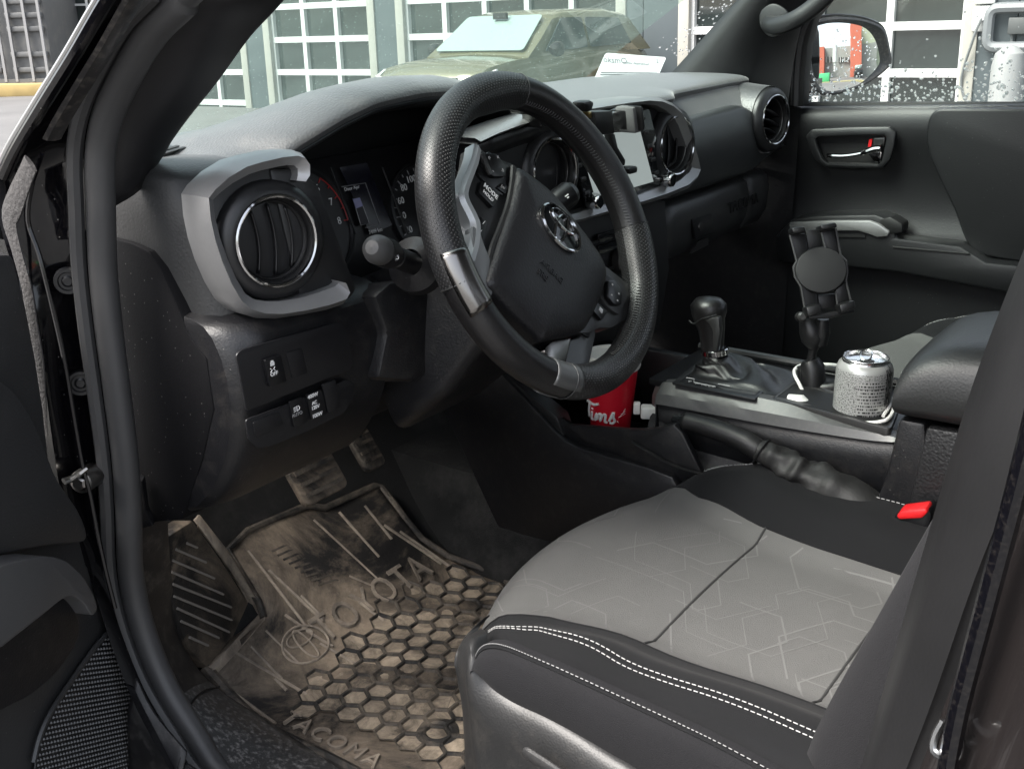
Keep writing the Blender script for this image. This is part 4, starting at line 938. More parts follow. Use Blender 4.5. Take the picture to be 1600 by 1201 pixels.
# ================================================================== floor mat
Z0, Y0, SL = .642, .30, .80
def zmat(y):
    t = y-Y0; return Z0+SL*(t if t > .05 else (0 if t < -.05 else (t+.05)**2/.2))
def UF(px, py, h=0):
    v = ray(px, py); lo, hi = .6, 3.0
    for k in range(40):
        m = (lo+hi)/2; q = CAM+v*m
        if q[2] > zmat(q[1])+h: lo = m
        else: hi = m
    return CAM+v*hi
def rubber_dirt(name, base, dirt, lo, hi, sc=5.0, fine=60, light=(.42, .35, .26)):
    m = bpy.data.materials.new(name); m.use_nodes = True; nt = m.node_tree; N = nt.nodes; L = nt.links; b = N['Principled BSDF']
    tc = N.new('ShaderNodeTexCoord'); b.inputs['Roughness'].default_value = .65
    n1 = N.new('ShaderNodeTexNoise'); n1.inputs['Scale'].default_value = sc; n1.inputs['Detail'].default_value = 10; n1.inputs['Roughness'].default_value = .72; n1.inputs['Distortion'].default_value = .6
    n2 = N.new('ShaderNodeTexNoise'); n2.inputs['Scale'].default_value = fine; n2.inputs['Detail'].default_value = 8; n2.inputs['Roughness'].default_value = .75
    for n_ in (n1, n2): L.new(tc.outputs['Object'], n_.inputs['Vector'])
    r1 = N.new('ShaderNodeMapRange'); L.new(n1.outputs[0], r1.inputs[0]); r1.inputs[1].default_value = lo; r1.inputs[2].default_value = hi; r1.clamp = True
    m1 = N.new('ShaderNodeMix'); m1.data_type = 'RGBA'; L.new(r1.outputs[0], m1.inputs[0]); m1.inputs[6].default_value = (*base, 1); m1.inputs[7].default_value = (*dirt, 1)
    r2 = N.new('ShaderNodeMapRange'); L.new(n2.outputs[0], r2.inputs[0]); r2.inputs[1].default_value = .55; r2.inputs[2].default_value = .80; r2.inputs[4].default_value = .55; r2.clamp = True
    mu = N.new('ShaderNodeMath'); mu.operation = 'MULTIPLY'; L.new(r1.outputs[0], mu.inputs[0]); L.new(r2.outputs[0], mu.inputs[1])
    m2 = N.new('ShaderNodeMix'); m2.data_type = 'RGBA'; L.new(mu.outputs[0], m2.inputs[0]); L.new(m1.outputs[2], m2.inputs[6]); m2.inputs[7].default_value = (*light, 1)
    L.new(m2.outputs[2], b.inputs['Base Color'])
    bp = N.new('ShaderNodeBump'); bp.inputs['Strength'].default_value = .5; bp.inputs['Distance'].default_value = .003; L.new(n2.outputs[0], bp.inputs['Height']); L.new(bp.outputs[0], b.inputs['Normal'])
    return m
M['mat'] = rubber_dirt('muddy_rubber', (.011, .0095, .0085), (.26, .205, .15), .43, .66, 5.5, 120, (.52, .43, .33))
M['worn'] = rubber_dirt('scuffed_rubber', (.12, .10, .08), (.32, .265, .205), .35, .65, 25, 160, (.52, .44, .34))
M['mud'] = rubber_dirt('dried_mud', (.07, .056, .042), (.38, .31, .23), .38, .62, 20, 300, (.60, .52, .41))
M['ridge'] = rubber_dirt('rubber_ridge', (.012, .011, .010), (.17, .14, .108), .42, .72, 16, 140, (.34, .28, .22))
fm = thing('floor_mat', 'muddy black rubber floor mat with honeycomb cells in the driver footwell', 'floor mat', (-.41, .25, Z0))
outl = [(321, 1047), (372, 1104), (424, 1146), (548, 1208), (760, 1330), (900, 1200), (850, 960), (780, 902), (700, 872), (660, 845), (633, 812), (596, 764), (585, 762), (507, 797), (479, 793), (388, 832), (356, 863), (405, 945), (412, 968)]
OP = [UF(*p) for p in outl]
def inpoly(x, y, P):
    c = False
    for i in range(len(P)):
        a, b = P[i-1], P[i]
        if (a[1] > y) != (b[1] > y) and x < (b[0]-a[0])*(y-a[1])/(b[1]-a[1])+a[0]: c = not c
    return c
def sheet(P, h, name, m_, parent, step=.012, th=.006):
    mb = bmesh.new(); vs = [mb.verts.new((p[0], p[1], 0)) for p in P]; mb.faces.new(vs)
    for ax, rng in (((1, 0, 0), np.arange(-.70, -.05, .03)), ((0, 1, 0), np.arange(-.3, .6, .015))):
        for c in rng:
            bmesh.ops.bisect_plane(mb, geom=mb.verts[:]+mb.edges[:]+mb.faces[:], plane_co=Vector(ax)*float(c), plane_no=Vector(ax))
    for v in mb.verts: v.co.z = zmat(v.co.y)+h+.0015*math.sin(v.co.x*31+v.co.y*17)
    bmesh.ops.recalc_face_normals(mb, faces=mb.faces)
    me = bpy.data.meshes.new(name); mb.to_mesh(me); mb.free(); me.shade_smooth(); me.materials.append(m_)
    o = bpy.data.objects.new(name, me); COL.objects.link(o); md = o.modifiers.new('s', 'SOLIDIFY'); md.thickness = th; md.offset = 0; attach(o, parent); return o
sheet(OP, 0, 'mat_base', M['mat'], fm)
rim_ = [p+V(0, 0, .005) for p in catmull([UF(*p, 0) for p in outl[:5]], 5)]
MB().tube(rim_, .008, 8).build('mat_lip', M['ridge'], fm)
rim_ = [p+V(0, 0, .004) for p in [UF(*p, 0) for p in outl[6:]]]
MB().tube(rim_, .0055, 8).build('mat_lip', M['ridge'], fm)
# honeycomb
p_ = .0335; rd = MB(); md_ = MB(); cells = 0
lim = [UF(*p) for p in [(455, 1108), (520, 1025), (640, 925), (700, 895), (770, 905), (860, 960), (900, 1180), (760, 1270), (620, 1180), (560, 1150)]]
hx = [(math.cos(R(a)), math.sin(R(a))) for a in range(0, 360, 60)]
for i in range(-14, 14):
    for j in range(-16, 16):
        x = -.41+i*p_*.866; y = .10+j*p_+(p_/2 if i % 2 else 0)
        if not inpoly(x, y, lim): continue
        rr = p_*.577; cells += 1
        o = [V(x+a*rr, y+b*rr, 0) for a, b in hx]; n_ = [V(x+a*rr*.90, y+b*rr*.90, 0) for a, b in hx]; k_ = [V(x+a*rr*.82, y+b*rr*.82, 0) for a, b in hx]
        for L_, z in ((o, .0075), (n_, .0075), (k_, .0045)):
            for q in L_: q[2] = zmat(q[1])+z
        b = rd.add(o+n_+k_, [(a, (a+1) % 6, 6+(a+1) % 6, 6+a) for a in range(6)]+[(6+a, 6+(a+1) % 6, 12+(a+1) % 6, 12+a) for a in range(6)])
        rnd = random.Random(i*97+j); cz = zmat(y)+.0042+rnd.uniform(-.0006, .0008)
        md_.add([q+V(0, 0, -.0005) for q in k_]+[V(x+rnd.uniform(-.003, .003), y+rnd.uniform(-.003, .003), cz)], [(a, (a+1) % 6, 6) for a in range(6)])
rd.build('honeycomb_ridges', M['ridge'], fm, angle=20); md_.build('mud_in_cells', M['mud'], fm)['kind'] = 'stuff'
# raised bars, lettering, emblem
for q in [((415, 985), (465, 1035)), ((392, 1010), (440, 1060)), ((360, 1015), (480, 1085)), ((445, 960), (488, 990)), ((430, 1060), (448, 1078)), ((478, 985), (520, 1010)), ((500, 1005), (560, 1040)), ((388, 860), (480, 980)), ((490, 812), (590, 905)), ((530, 800), (592, 870)), ((570, 790), (612, 842)), ((420, 890), (505, 970)), ((545, 900), (580, 915)), ((600, 820), (690, 880)), ((625, 830), (715, 893)), ((560, 940), (600, 970)), ((470, 930), (505, 965)), ((322, 1050), (430, 1130))]:
    a, b = q
    MB().tube([UF(*lerp(a, b, t), .003) for t in np.linspace(0, 1, 7)], .0026, 6).build('raised_bar', M['worn'], fm)
for k in range(9):
    a, b = (424+k*9, 862+k*6.5), (505+k*6.5, 826+k*9)
    MB().tube([UF(*lerp(a, b, t), .002) for t in np.linspace(0, 1, 6)], .0026, 5).build('heel_rib', M['ridge'], fm)
ez = UF(478, 1008, .004)
em2 = MB()
for cx, cy, a, b, r_ in ((0, 0, .036, .025, .0018), (0, .011, .022, .009, .0015), (0, 0, .009, .022, .0015)):
    em2.tube([V(ez[0]+cx+a*math.cos(t), ez[1]+cy+b*math.sin(t), zmat(ez[1]+cy+b*math.sin(t))+.0050) for t in np.linspace(0, 2*math.pi, 33)[:-1]], r_, 6, closed=True)
em2.build('mat_emblem', M['worn'], fm)
c0 = UF(586, 935, .004)
text('TOYOTA', 'mat_lettering', c0, V(1, 0, 0), V(0, 1, 0), .052, M['worn'], fm, .002, spacing=1.15, warp=lambda x, y, z: V(c0[0]+x, c0[1]+y, zmat(c0[1]+y)+.0055+z))
c1 = UF(516, 1157, .004)
text('TACOMA', 'mat_lettering', c1, V(0, -1, 0), V(1, 0, 0), .034, M['worn'], fm, .002, spacing=1.2, warp=lambda x, y, z: V(c1[0]+y, c1[1]-x, zmat(c1[1]-x)+.006+z))
c2 = UF(684, 1142, .004)
MB().lathe([(0, .004), (.010, .004), (.012, .0015), (.014, .004), (.018, .006), (.028, .004), (.034, .001)], V(c2[0], c2[1], zmat(c2[1])), V(0, 0, 1), 28).build('mat_fastener', M['ridge'], fm)
# footrest (dead pedal) part
f0, f1, f2 = U(262, 838, x=-.668), U(302, 812, x=-.61), UF(325, 1042, .014)
fo, fnn = f0, nrm(np.cross(f1-f0, f2-f0)); fnn = fnn if fnn@(CAM-fo) > 0 else -fnn
MB().prism([UP(*p, fo, fnn) for p in [(256, 842), (302, 812), (345, 872), (392, 945), (398, 962), (325, 1044), (292, 1010), (270, 940)]], -fnn*.03).build('footrest', M['mat'], fm, bevel=.004)
for a, b in (((292, 848), (308, 855)), ((275, 858), (322, 878)), ((270, 875), (335, 903)), ((268, 893), (349, 928)), ((270, 912), (361, 948)), ((272, 931), (362, 968)), ((277, 950), (358, 987)), ((283, 970), (342, 996)), ((296, 995), (325, 1008))):
    MB().tube([UP(*a, fo+fnn*.001, fnn), UP(*b, fo+fnn*.001, fnn)], .0018, 5).build('footrest_rib', mat('worn_rubber', (.22, .20, .175), .8) if 'wr' not in M else M['wr'], fm); M.setdefault('wr', bpy.data.materials['worn_rubber'])
MB().loft([[a, lerp(a, b, .5)+V(0, -.004, .006), b, b+V(.004, .01, -.02)] for a, b in zip([UP(*p, fo, fnn) for p in [(302, 812), (345, 872), (392, 945), (398, 962), (362, 1000), (325, 1044)]], [UP(310, 808, fo-fnn*.01, fnn), UP(362, 872, fo-fnn*.015, fnn), UF(408, 942, .006), UF(412, 968, .004), UF(372, 1012, .004), UF(332, 1054, .004)])], closed=False).build('footrest_edge', M['worn'], fm, solid=.003)
# ------------------------------------------------------------------ pedals
bp_ = thing('brake_pedal', 'worn brake pedal with wide rubber pad under the knee panel', 'pedal', (-.385, .40, .80))
po = U(498, 745, y=.38); pn = nrm(V(0, -.8, .6)); pu = V(1, 0, 0); pv = np.cross(pn, pu); pv = pv if pv[2] > 0 else -pv
MB().prism(rrect(po, pu, pv, .085, .060, .012), -pn*.012).build('pad', M['mat'], bp_, bevel=.003)
for k in (-1, 0, 1): MB().box(po+pv*.017*k+pn*.001, (.070, .006, .003), ax=(pu, pv, pn)).build('pad_rib', M['ridge'], bp_)
MB().tube([po-pn*.012, po+V(0, .05, .08), po+V(0, .06, .22)], .008, 8).build('lever', M['black'], bp_)
ap = thing('accelerator_pedal', 'narrow ribbed accelerator pedal in the dark footwell', 'pedal', (-.27, .42, .78))
po = U(573, 698, y=.40)
MB().prism(rrect(po, pu, pv, .042, .070, .010), -pn*.012).build('pad', M['ridge'], ap, bevel=.003)
for k in range(4): MB().box(po+pv*(.022-.014*k)+pn*.001, (.034, .005, .003), ax=(pu, pv, pn)).build('pad_rib', M['mat'], ap)
MB().tube([po-pn*.012, po+V(0, .04, .08), po+V(0, .05, .20)], .007, 8).build('lever', M['black'], ap)
# ================================================================== centre console
con = thing('centre_console', 'black centre console with silver rail, cup holders and padded armrest', 'console', (-.08, -.15, .65))
XSP = -.150
side = [(690, 636), (752, 566), (770, 570), (790, 592), (862, 668), (884, 690), (905, 700), (960, 716), (1010, 730), (1050, 745), (1080, 800), (1090, 860), (1000, 880), (780, 830)]
MB().prism([U(*p, x=XSP) for p in side], V(.018, 0, 0)).build('side_panel', M['plastic'], con, bevel=.004)
fp_ = [(780, 578), (870, 652), (884, 690), (862, 668), (790, 592)]
MB().prism([U(*p, x=XSP+.006) for p in fp_], V(.03, 0, 0)).build('side_trim', M['trimgrey'], con, bevel=.002)
# front bin with its lip
bl = [(872, 652), (890, 664), (945, 668), (1000, 672), (1030, 668), (1052, 662), (1066, 676), (1080, 705), (1100, 745), (1060, 752), (960, 720), (886, 694)]
MB().prism([U(*p, x=XSP+.012) for p in bl], V(.012, 0, 0)).build('bin_wall', M['plastic'], con, bevel=.004)
MB().box((-.04, .12, .85), (.17, .24, .02)).box((.06, .12, .91), (.015, .25, .14)).box((-.04, .245, .93), (.19, .015, .16)).build('bin', M['plastic_smooth'], con, bevel=.004)
# silver rail
ra = [(1030, 604), (1042, 597), (1100, 606), (1205, 625), (1310, 650), (1380, 668), (1408, 678)]
rb = [(1024, 636), (1030, 632), (1117, 648), (1227, 668), (1337, 685), (1385, 690), (1400, 690)]
RA = catmull([U(*p, x=-.085) for p in ra], 5); RB = catmull([U(*p, x=-.103) for p in rb], 5)
rows = [[a+V(.03, 0, -.004), a+V(.012, 0, .001), a, lerp(a, b, .55)+V(-.004, 0, .002), b, b+V(.02, 0, -.004)] for a, b in zip(RA, RB)]
rows = [[p+V(.012, .012, -.003) for p in rows[0]]]+rows
M['railgrey'] = mat('rail_grey', (.085, .085, .085), .40, metal=.4, var=.08, dust=.10, dscale=150)
MB().loft(rows, closed=False).build('rail', M['railgrey'], con, angle=30)
MB().loft([[b+V(.006, 0, .0), b+V(.008, 0, -.03), b+V(.0, 0, -.10)] for b in RB], closed=False).build('inner_wall', M['plastic'], con, solid=.004)
ZD = U(1205, 625, x=-.085)[2]-.003
MB().box((-.005, -.150, ZD-.008), (.155, .35, .010)).build('deck', M['plastic_smooth'], con, bevel=.002)
MB().tube([V(.074, .025, ZD+.002), V(.076, -.145, ZD+.003), V(.074, -.32, ZD+.002)], .006, 8).build('deck_rim', M['trimgrey'], con)
# shifter surround and gate
def dk(px, py, h=0): return U(px, py, z=ZD+h)
MB().ring([dk(*p, .004) for p in [(1050, 597), (1096, 560), (1222, 586), (1180, 623)]], [dk(*p, .004) for p in [(1062, 596), (1098, 568), (1212, 589), (1178, 616)]], V(0, 0, -.004)).build('shifter_frame', M['trimgrey'], con, bevel=.0012)
MB().prism([dk(*p, .002) for p in [(1062, 596), (1098, 568), (1212, 589), (1178, 616)]], V(0, 0, -.002)).build('shift_plate', M['black'], con)
for k, s in enumerate('PRND'):
    text(s, 'gate_letter', dk(1078+k*11, 596+k*2.8, .003), V(.6, -1, 0), V(1, .6, 0), .011, M['dimwhite'], con, .0003)
MB().tube([dk(*p, .003) for p in [(1072, 590), (1085, 592), (1084, 597), (1118, 604), (1122, 600), (1140, 603)]], .0008, 4).build('gate_line', M['dimwhite'], con)
# cup holder tray
MB().ring(roundp([dk(*p, .004) for p in [(1204, 622), (1243, 594), (1405, 638), (1392, 670)]], .008, 3), roundp([dk(*p, .004) for p in [(1211, 621), (1244, 598), (1398, 640), (1386, 666)]], .008, 3), V(0, 0, -.02)).build('cup_holder_rim', M['silverdark'], con, bevel=.001)
MB().prism([dk(*p, .0028) for p in [(1211, 621), (1244, 598), (1398, 640), (1386, 666)]], V(0, 0, -.001)).build('cup_holder_floor', M['black'], con)
# handbrake tray
rows = []
for y in np.linspace(.015, -.37, 16):
    z = interp(y, [-.40, -.26, -.06, .02, .07], [.895, .895, .895, .916, .942]); w = interp(y, [-.40, -.01, .07], [1, 1, .6])
    rows.append([V(-.150, y, z+.0), V(-.143, y, z+.002), V(-.133, y, z-.010*w), V(-.120, y, z-.015*w), V(-.106, y, z-.012*w), V(-.096, y, z+.012), V(-.094, y, z+.03)])
MB().loft(rows, closed=False).build('handbrake_tray', mat('scuffed_plastic', (.010, .010, .0105), .46, grain=500, gstr=.3, dust=.45, dustcol=(.11, .10, .088), dscale=90), con, angle=60, sub=1)
# rear box and padded armrest lid
bx_ = [(1404, 655), (1445, 662), (1446, 690), (1500, 700), (1560, 720), (1560, 900), (1450, 880), (1372, 830), (1366, 790), (1385, 740)]
MB().prism([U(*p, x=-.125) for p in bx_], V(.22, 0, 0)).build('storage_box', M['plastic'], con, bevel=.005)
MB().prism([U(*p, x=-.129) for p in [(1448, 668), (1520, 680), (1560, 690), (1560, 880), (1450, 860), (1418, 800)]], V(.02, 0, 0)).build('box_side', mat('box_grain', (.009, .009, .010), .46, grain=300, gstr=.7, gdist=.001), con, bevel=.003)
ld = []
for y, z0_, z1_ in ((-.330, 1.038, 1.055), (-.328, 1.026, 1.075), (-.334, 1.020, 1.090), (-.350, 1.018, 1.105), (-.38, 1.018, 1.117), (-.45, 1.018, 1.124), (-.60, 1.018, 1.122), (-.72, 1.018, 1.10)):
    xa, xb = -.138, .105; h_ = z1_-z0_
    ld.append([V(xa+.006, y, z0_), V(xa, y, z0_+h_*.2), V(xa+.002, y, z0_+h_*.65), V(xa+.018, y, z1_-.006), V(xa+.05, y, z1_), V(xb-.05, y, z1_), V(xb-.015, y, z1_-.006), V(xb, y, z0_+h_*.6), V(xb, y, z0_)])
MB().loft(ld).build('armrest_lid', mat('armrest_vinyl', (.020, .0208, .021), .42, grain=420, gstr=.3, gdist=.0007, var=.1), con, angle=70, sub=1)
# bits of clutter in the front bin
cb = thing('charger_block', 'small white charger block lying in the front bin beside the red cup', 'charger', U(1015, 640, x=-.05))
MB().box(U(1014, 643, x=-.05), (.020, .024, .018), rot=((0, 0, 1), .5)).build('block', M['wplastic'], cb, bevel=.003)
MB().box(U(995, 637, x=-.05), (.010, .010, .018), rot=((0, 0, 1), .5)).build('plug', M['wplastic'], cb, bevel=.002)
# ------------------------------------------------------------------ gear lever
gl_ = thing('gear_lever', 'black automatic gear lever with chrome collar and leather boot', 'gear lever', (-.06, -.07, ZD))
gx = -.015
def gp_(px, py): return U(px, py, x=gx)
ga = [(1113, 552), (1112, 540), (1111, 525), (1109, 510), (1107, 495), (1106, 482), (1106, 470), (1106, 464)]
gr = [.0135, .0150, .0175, .0195, .0225, .0245, .0205, .010]
gr2 = [(1113, 552), (1113, 535), (1112, 515), (1109, 500), (1108, 488), (1107, 476), (1107, 467), (1107, 463.5)]
kn = MB().tube([gp_(*p) for p in gr2], [.0145, .0150, .0170, .0195, .0225, .0230, .0165, .0050], 24, sx=1.0, sy=1.12, up=(1, 0, 0)).build('knob', M['leather'], gl_, angle=60)
MB().tube(catmull([gp_(1086, 496)+V(-.0185, 0, 0), gp_(1095, 500)+V(-.021, 0, 0), gp_(1108, 492)+V(-.023, 0, 0), gp_(1120, 489)+V(-.021, 0, 0), gp_(1128, 487)+V(-.017, 0, 0)], 6), .0012, 6).build('knob_seam', M['black'], kn)
MB().prism([gp_(*p)+V(-.0225, 0, 0) for p in [(1109, 493), (1120, 490), (1134, 489), (1136, 510), (1131, 545), (1124, 545), (1124, 510), (1118, 500)]], V(.012, 0, 0)).build('knob_button', mat('knob_side', (.025, .025, .025), .35), kn, bevel=.003)
cc = gp_(1118, 549); MB().lathe([(.0175, -.005), (.0185, -.004), (.0185, .003), (.0172, .004), (.012, .004)], cc, nrm(gp_(1107, 480)-gp_(1115, 552)), 28).build('collar', M['chrome'], gl_)
rnd = random.Random(3); rings = []
b0 = dk(1148, 596, .002)
for k, t in enumerate(np.linspace(0, 1, 12)):
    c = lerp(cc+V(0, 0, -.004), V(gx, b0[1]-.004, ZD+.002), t**1.2); hw = lerp(.0175, .052, t**1.4); hl = lerp(.0175, .074, t**1.6)
    ring = []
    for j in range(36):
        a = 2*math.pi*j/36; e = .75+.25*(1-t)
        ca, sa = math.cos(a), math.sin(a); q = 1/max(abs(ca), abs(sa))**(t*.9) if t > 0 else 1
        w = 1+.09*math.sin(5*a+k*1.3)*math.sin(math.pi*t)+.07*math.sin(9*a-k*2.1)*math.sin(math.pi*t)+.10*math.sin(k*2.2+2*a)*math.sin(math.pi*t)
        ring.append(c+V(ca*hw*q*w, sa*hl*q*w, .006*math.sin(3*a+k)*math.sin(math.pi*t)))
    rings.append(ring)
MB().loft(rings, True, False).build('boot', M['leather'], gl_, angle=80, sub=1)
# ------------------------------------------------------------------ handbrake
hb = thing('handbrake', 'leather handbrake lever with wrinkled gaiter beside the driver seat', 'handbrake', U(1180, 710, x=-.122))
hp_ = [(1066, 657), (1090, 662), (1130, 675), (1165, 690), (1190, 706)]
g = catmull([U(*p, x=-.122) for p in hp_], 5)
MB().tube(g, [.008]+[.0125]*6+[.0135]*8+[.0145]*5+[.0125], 16).build('grip', mat('grip_leather', (.008, .0078, .0082), .5, grain=400, gstr=.3, gdist=.0006), hb, angle=60)
a_ = g[0]; ax = nrm(g[0]-g[3]); MB().lathe([(.0085, -.004), (.0085, .004), (.0062, .005), (.0062, .013), (.005, .0145), (0, .0145)], a_, ax, 20).build('release_button', M['pianoblack'], hb)
gt = [(1186, 702), (1205, 712), (1232, 728), (1258, 744), (1295, 762), (1335, 785), (1365, 812)]
gg = catmull([U(*p, x=-.122) for p in gt], 8); rings = []
for k, c in enumerate(gg):
    t = k/(len(gg)-1); r_ = .0135+.017*t; d = nrm(gg[min(k+1, len(gg)-1)]-gg[max(0, k-1)]); u_ = V(1, 0, 0); v_ = nrm(np.cross(d, u_))
    ring = []
    for a in np.linspace(0, 2*math.pi, 41)[:-1]:
        e = math.sin(math.pi*min(1, t*1.15+.02))
        w = 1+e*(.13*math.sin(t*24+1.8*math.cos(a+.6)+.8*math.sin(2*a))+.07*math.sin(t*47+3*math.sin(a)+2*a)+.06*math.sin(5*a+t*13))
        ring.append(c+(u_*math.cos(a)*1.1+v_*math.sin(a))*r_*w)
    rings.append(ring)
MB().loft(rings).build('gaiter', mat('gaiter_vinyl', (.009, .0088, .0088), .62, grain=300, gstr=.3, gdist=.0008), hb, angle=80)
MB().tube([g[-1]+nrm(U(1190, 706, x=-.122)-U(1165, 690, x=-.122))*.0+(V(1, 0, 0)*math.cos(a)+nrm(np.cross(nrm(g[-1]-g[-3]), V(1, 0, 0)))*math.sin(a))*.0182 for a in np.linspace(0, 2*math.pi, 25)[:-1]], .0016, 6, closed=True).build('gaiter_ring', M['black'], hb)
# ------------------------------------------------------------------ seat belt buckle
sb = thing('seat_belt_buckle', 'black seat belt buckle with red release button beside the driver seat', 'seat belt', U(1420, 830, x=-.15))
bo = [U(*p, x=-.165) for p in [(1394, 812), (1402, 800), (1448, 792), (1456, 804), (1446, 850), (1420, 850)]]
MB().prism(bo, V(.03, 0, 0)).build('body', M['plastic_smooth'], sb, bevel=.004)
MB().prism([U(*p, x=-.169) for p in [(1400, 806), (1406, 799), (1446, 794), (1450, 801), (1440, 810), (1404, 812)]], V(.022, 0, .002)).build('release_button', M['red'], sb, bevel=.003)
# ================================================================== passenger door (closed) with its wing mirror
pd = thing('passenger_door', 'closed passenger door with dark panel, chrome handle, silver armrest trim and wet window', 'door', (.72, -.2, .62))
M['doorp'] = mat('door_plastic', (.0095, .0099, .0108), .42, grain=450, gstr=.3, gdist=.0005, var=.12, specks=.25)
rows = []
for y in np.linspace(.22, -.95, 30):
    zb = 1.279-.055*(y-.137); k = interp(y, [-.95, .10, .22], [0, 0, .03])
    rows.append([V(.745, y, zb-.004), V(.735, y, zb+.002), V(.715, y, zb+.001), V(.704, y, zb-.012), V(.699, y, zb-.04), V(.705, y, zb-.075), V(.716, y, zb-.12), V(.720, y, zb-.17), V(.715, y, zb-.215), V(.70, y, zb-.24), V(.70, y, 1.0), V(.695, y, .85), V(.70, y, .62)])
MB().loft(rows, closed=False).build('door_panel', M['doorp'], pd, angle=60, sub=1)
# front upper pad at the rear of the panel
pdp = [(1462, 170), (1450, 185), (1446, 215), (1450, 240), (1470, 285), (1492, 330), (1506, 372), (1522, 396), (1560, 405), (1680, 420), (1750, 300), (1750, 170)]
q = roundp([U(*p, x=.690) for p in pdp], .02, 3)
MB().prism(q, V(.03, 0, 0)).build('upper_pad', M['doorp'], pd, bevel=.012, bseg=3)
# handle
ho, hi = [(1262, 212), (1272, 201), (1330, 198), (1392, 197), (1403, 206), (1400, 228), (1394, 248), (1382, 262), (1330, 262), (1290, 260), (1276, 248), (1268, 230)], [(1277, 217), (1283, 213), (1332, 211), (1384, 210), (1388, 214), (1385, 230), (1380, 252), (1374, 257), (1332, 256), (1296, 254), (1288, 247), (1281, 230)]
hbz = MB().ring([U(*p, x=.694) for p in ho], [U(*p, x=.692) for p in hi], V(-.012, 0, 0)).build('handle_bezel', M['doorp'], pd, bevel=.004)
MB().prism([U(*p, x=.704) for p in hi], V(.004, 0, 0)).build('handle_recess', M['black'], pd)
lev = catmull([U(*p, x=.684) for p in [(1292, 243), (1315, 244), (1335, 242), (1352, 238), (1366, 233), (1378, 232)]], 5)
MB().tube(lev, [.0035]+[.0042]*14+[.006]*10+[.008], 10, sx=.9, sy=1, up=(-1, 0, 0)).build('handle_lever', M['chrome'], pd)
MB().prism([U(*p, x=.686) for p in [(1356, 240), (1378, 232), (1376, 254), (1366, 254)]], V(.01, 0, 0)).build('handle_pivot', M['chrome'], pd, bevel=.002)
MB().tube([U(1295, 254, x=.690), U(1372, 257, x=.690)], .0018, 6).build('handle_edge', M['silverdark'], pd)
lk = MB().prism([U(*p, x=.690) for p in [(1364, 216), (1383, 215), (1381, 229), (1363, 230)]], V(.008, 0, 0)).build('lock_knob', M['silverdark'], pd, bevel=.002)
MB().prism([U(*p, x=.6885) for p in [(1367, 218.5), (1380, 218), (1378.5, 226.5), (1367, 227)]], V(.001, 0, 0)).build('lock_face', M['black'], lk)
MB().prism([U(*p, x=.690) for p in [(1358, 218), (1363, 217), (1361, 229), (1356, 230)]], V(.004, 0, 0)).build('lock_flag', M['red'], lk)
# armrest with silver trim and switches
ar = [(1238, 342), (1280, 337), (1366, 335), (1392, 344), (1403, 360), (1398, 372), (1500, 385), (1540, 410), (1640, 420), (1640, 470), (1400, 425), (1330, 418), (1215, 410), (1210, 370)]
MB().prism([U(*p, x=.655) for p in ar], V(.06, 0, 0)).build('armrest', M['doorp'], pd, bevel=.006)
sv_ = [(1232, 348), (1300, 345), (1358, 345), (1372, 350), (1390, 362), (1386, 370), (1370, 371), (1357, 366), (1340, 361), (1234, 361)]
MB().prism([U(*p, x=.648) for p in sv_], V(.012, 0, 0)).build('armrest_trim', M['silver'], pd, bevel=.003)
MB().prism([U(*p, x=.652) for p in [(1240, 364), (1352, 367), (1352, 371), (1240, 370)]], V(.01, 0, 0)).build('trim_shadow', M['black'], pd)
MB().prism([U(*p, x=.662) for p in [(1245, 344), (1280, 338), (1362, 336), (1372, 345), (1300, 343)]], V(.03, 0, 0)).build('switch_panel', M['pianoblack'], pd, bevel=.002)
MB().prism([U(*p, x=.660) for p in [(1316, 339), (1352, 339), (1348, 343), (1318, 343)]], V(.01, 0, 0)).build('window_switch', M['silverdark'], pd, bevel=.001)
MB().prism([U(*p, x=.652) for p in [(1372, 345), (1390, 338), (1410, 350), (1410, 364), (1390, 367)]], V(.04, 0, 0)).build('pull_end', M['black'], pd, bevel=.004)
MB().tube([U(1395, 386, x=.654), U(1450, 391, x=.654), U(1515, 397, x=.654)], .002, 6).build('armrest_seam', M['black'], pd)
# sail panel and window
sp = [(1175, 152), (1200, 120), (1232, 60), (1252, 20), (1290, -20), (1300, -5), (1272, 30), (1262, 70), (1257, 120), (1255, 166), (1210, 172)]
MB().prism([U(*p, x=.690) for p in sp], V(.03, 0, 0)).build('sail_panel', M['black'], pd, bevel=.003)
MB().tube(catmull([U(*p, x=.695) for p in [(1243, 165), (1246, 100), (1256, 45), (1285, -10)]], 4), .010, 8).build('glass_run', M['rubber'], pd)
MB().tube([U(1250, 164, x=.735), U(1420, 164, x=.735), U(1700, 165, x=.735)], .006, 8).build('belt_seal', M['black'], pd)
M['sideglass'] = glass_mat('side_glass', (.90, .94, .92), .5, .03, (.7, .75, .72), 0)
wg = MB().loft([[U(1252, 172, x=.742), U(1252, -80, x=.742)+V(-.04, 0, .10)], [V(.742, -.95, 1.29), V(.70, -.95, 1.72)]], closed=False).build('window_glass', M['sideglass'], pd)
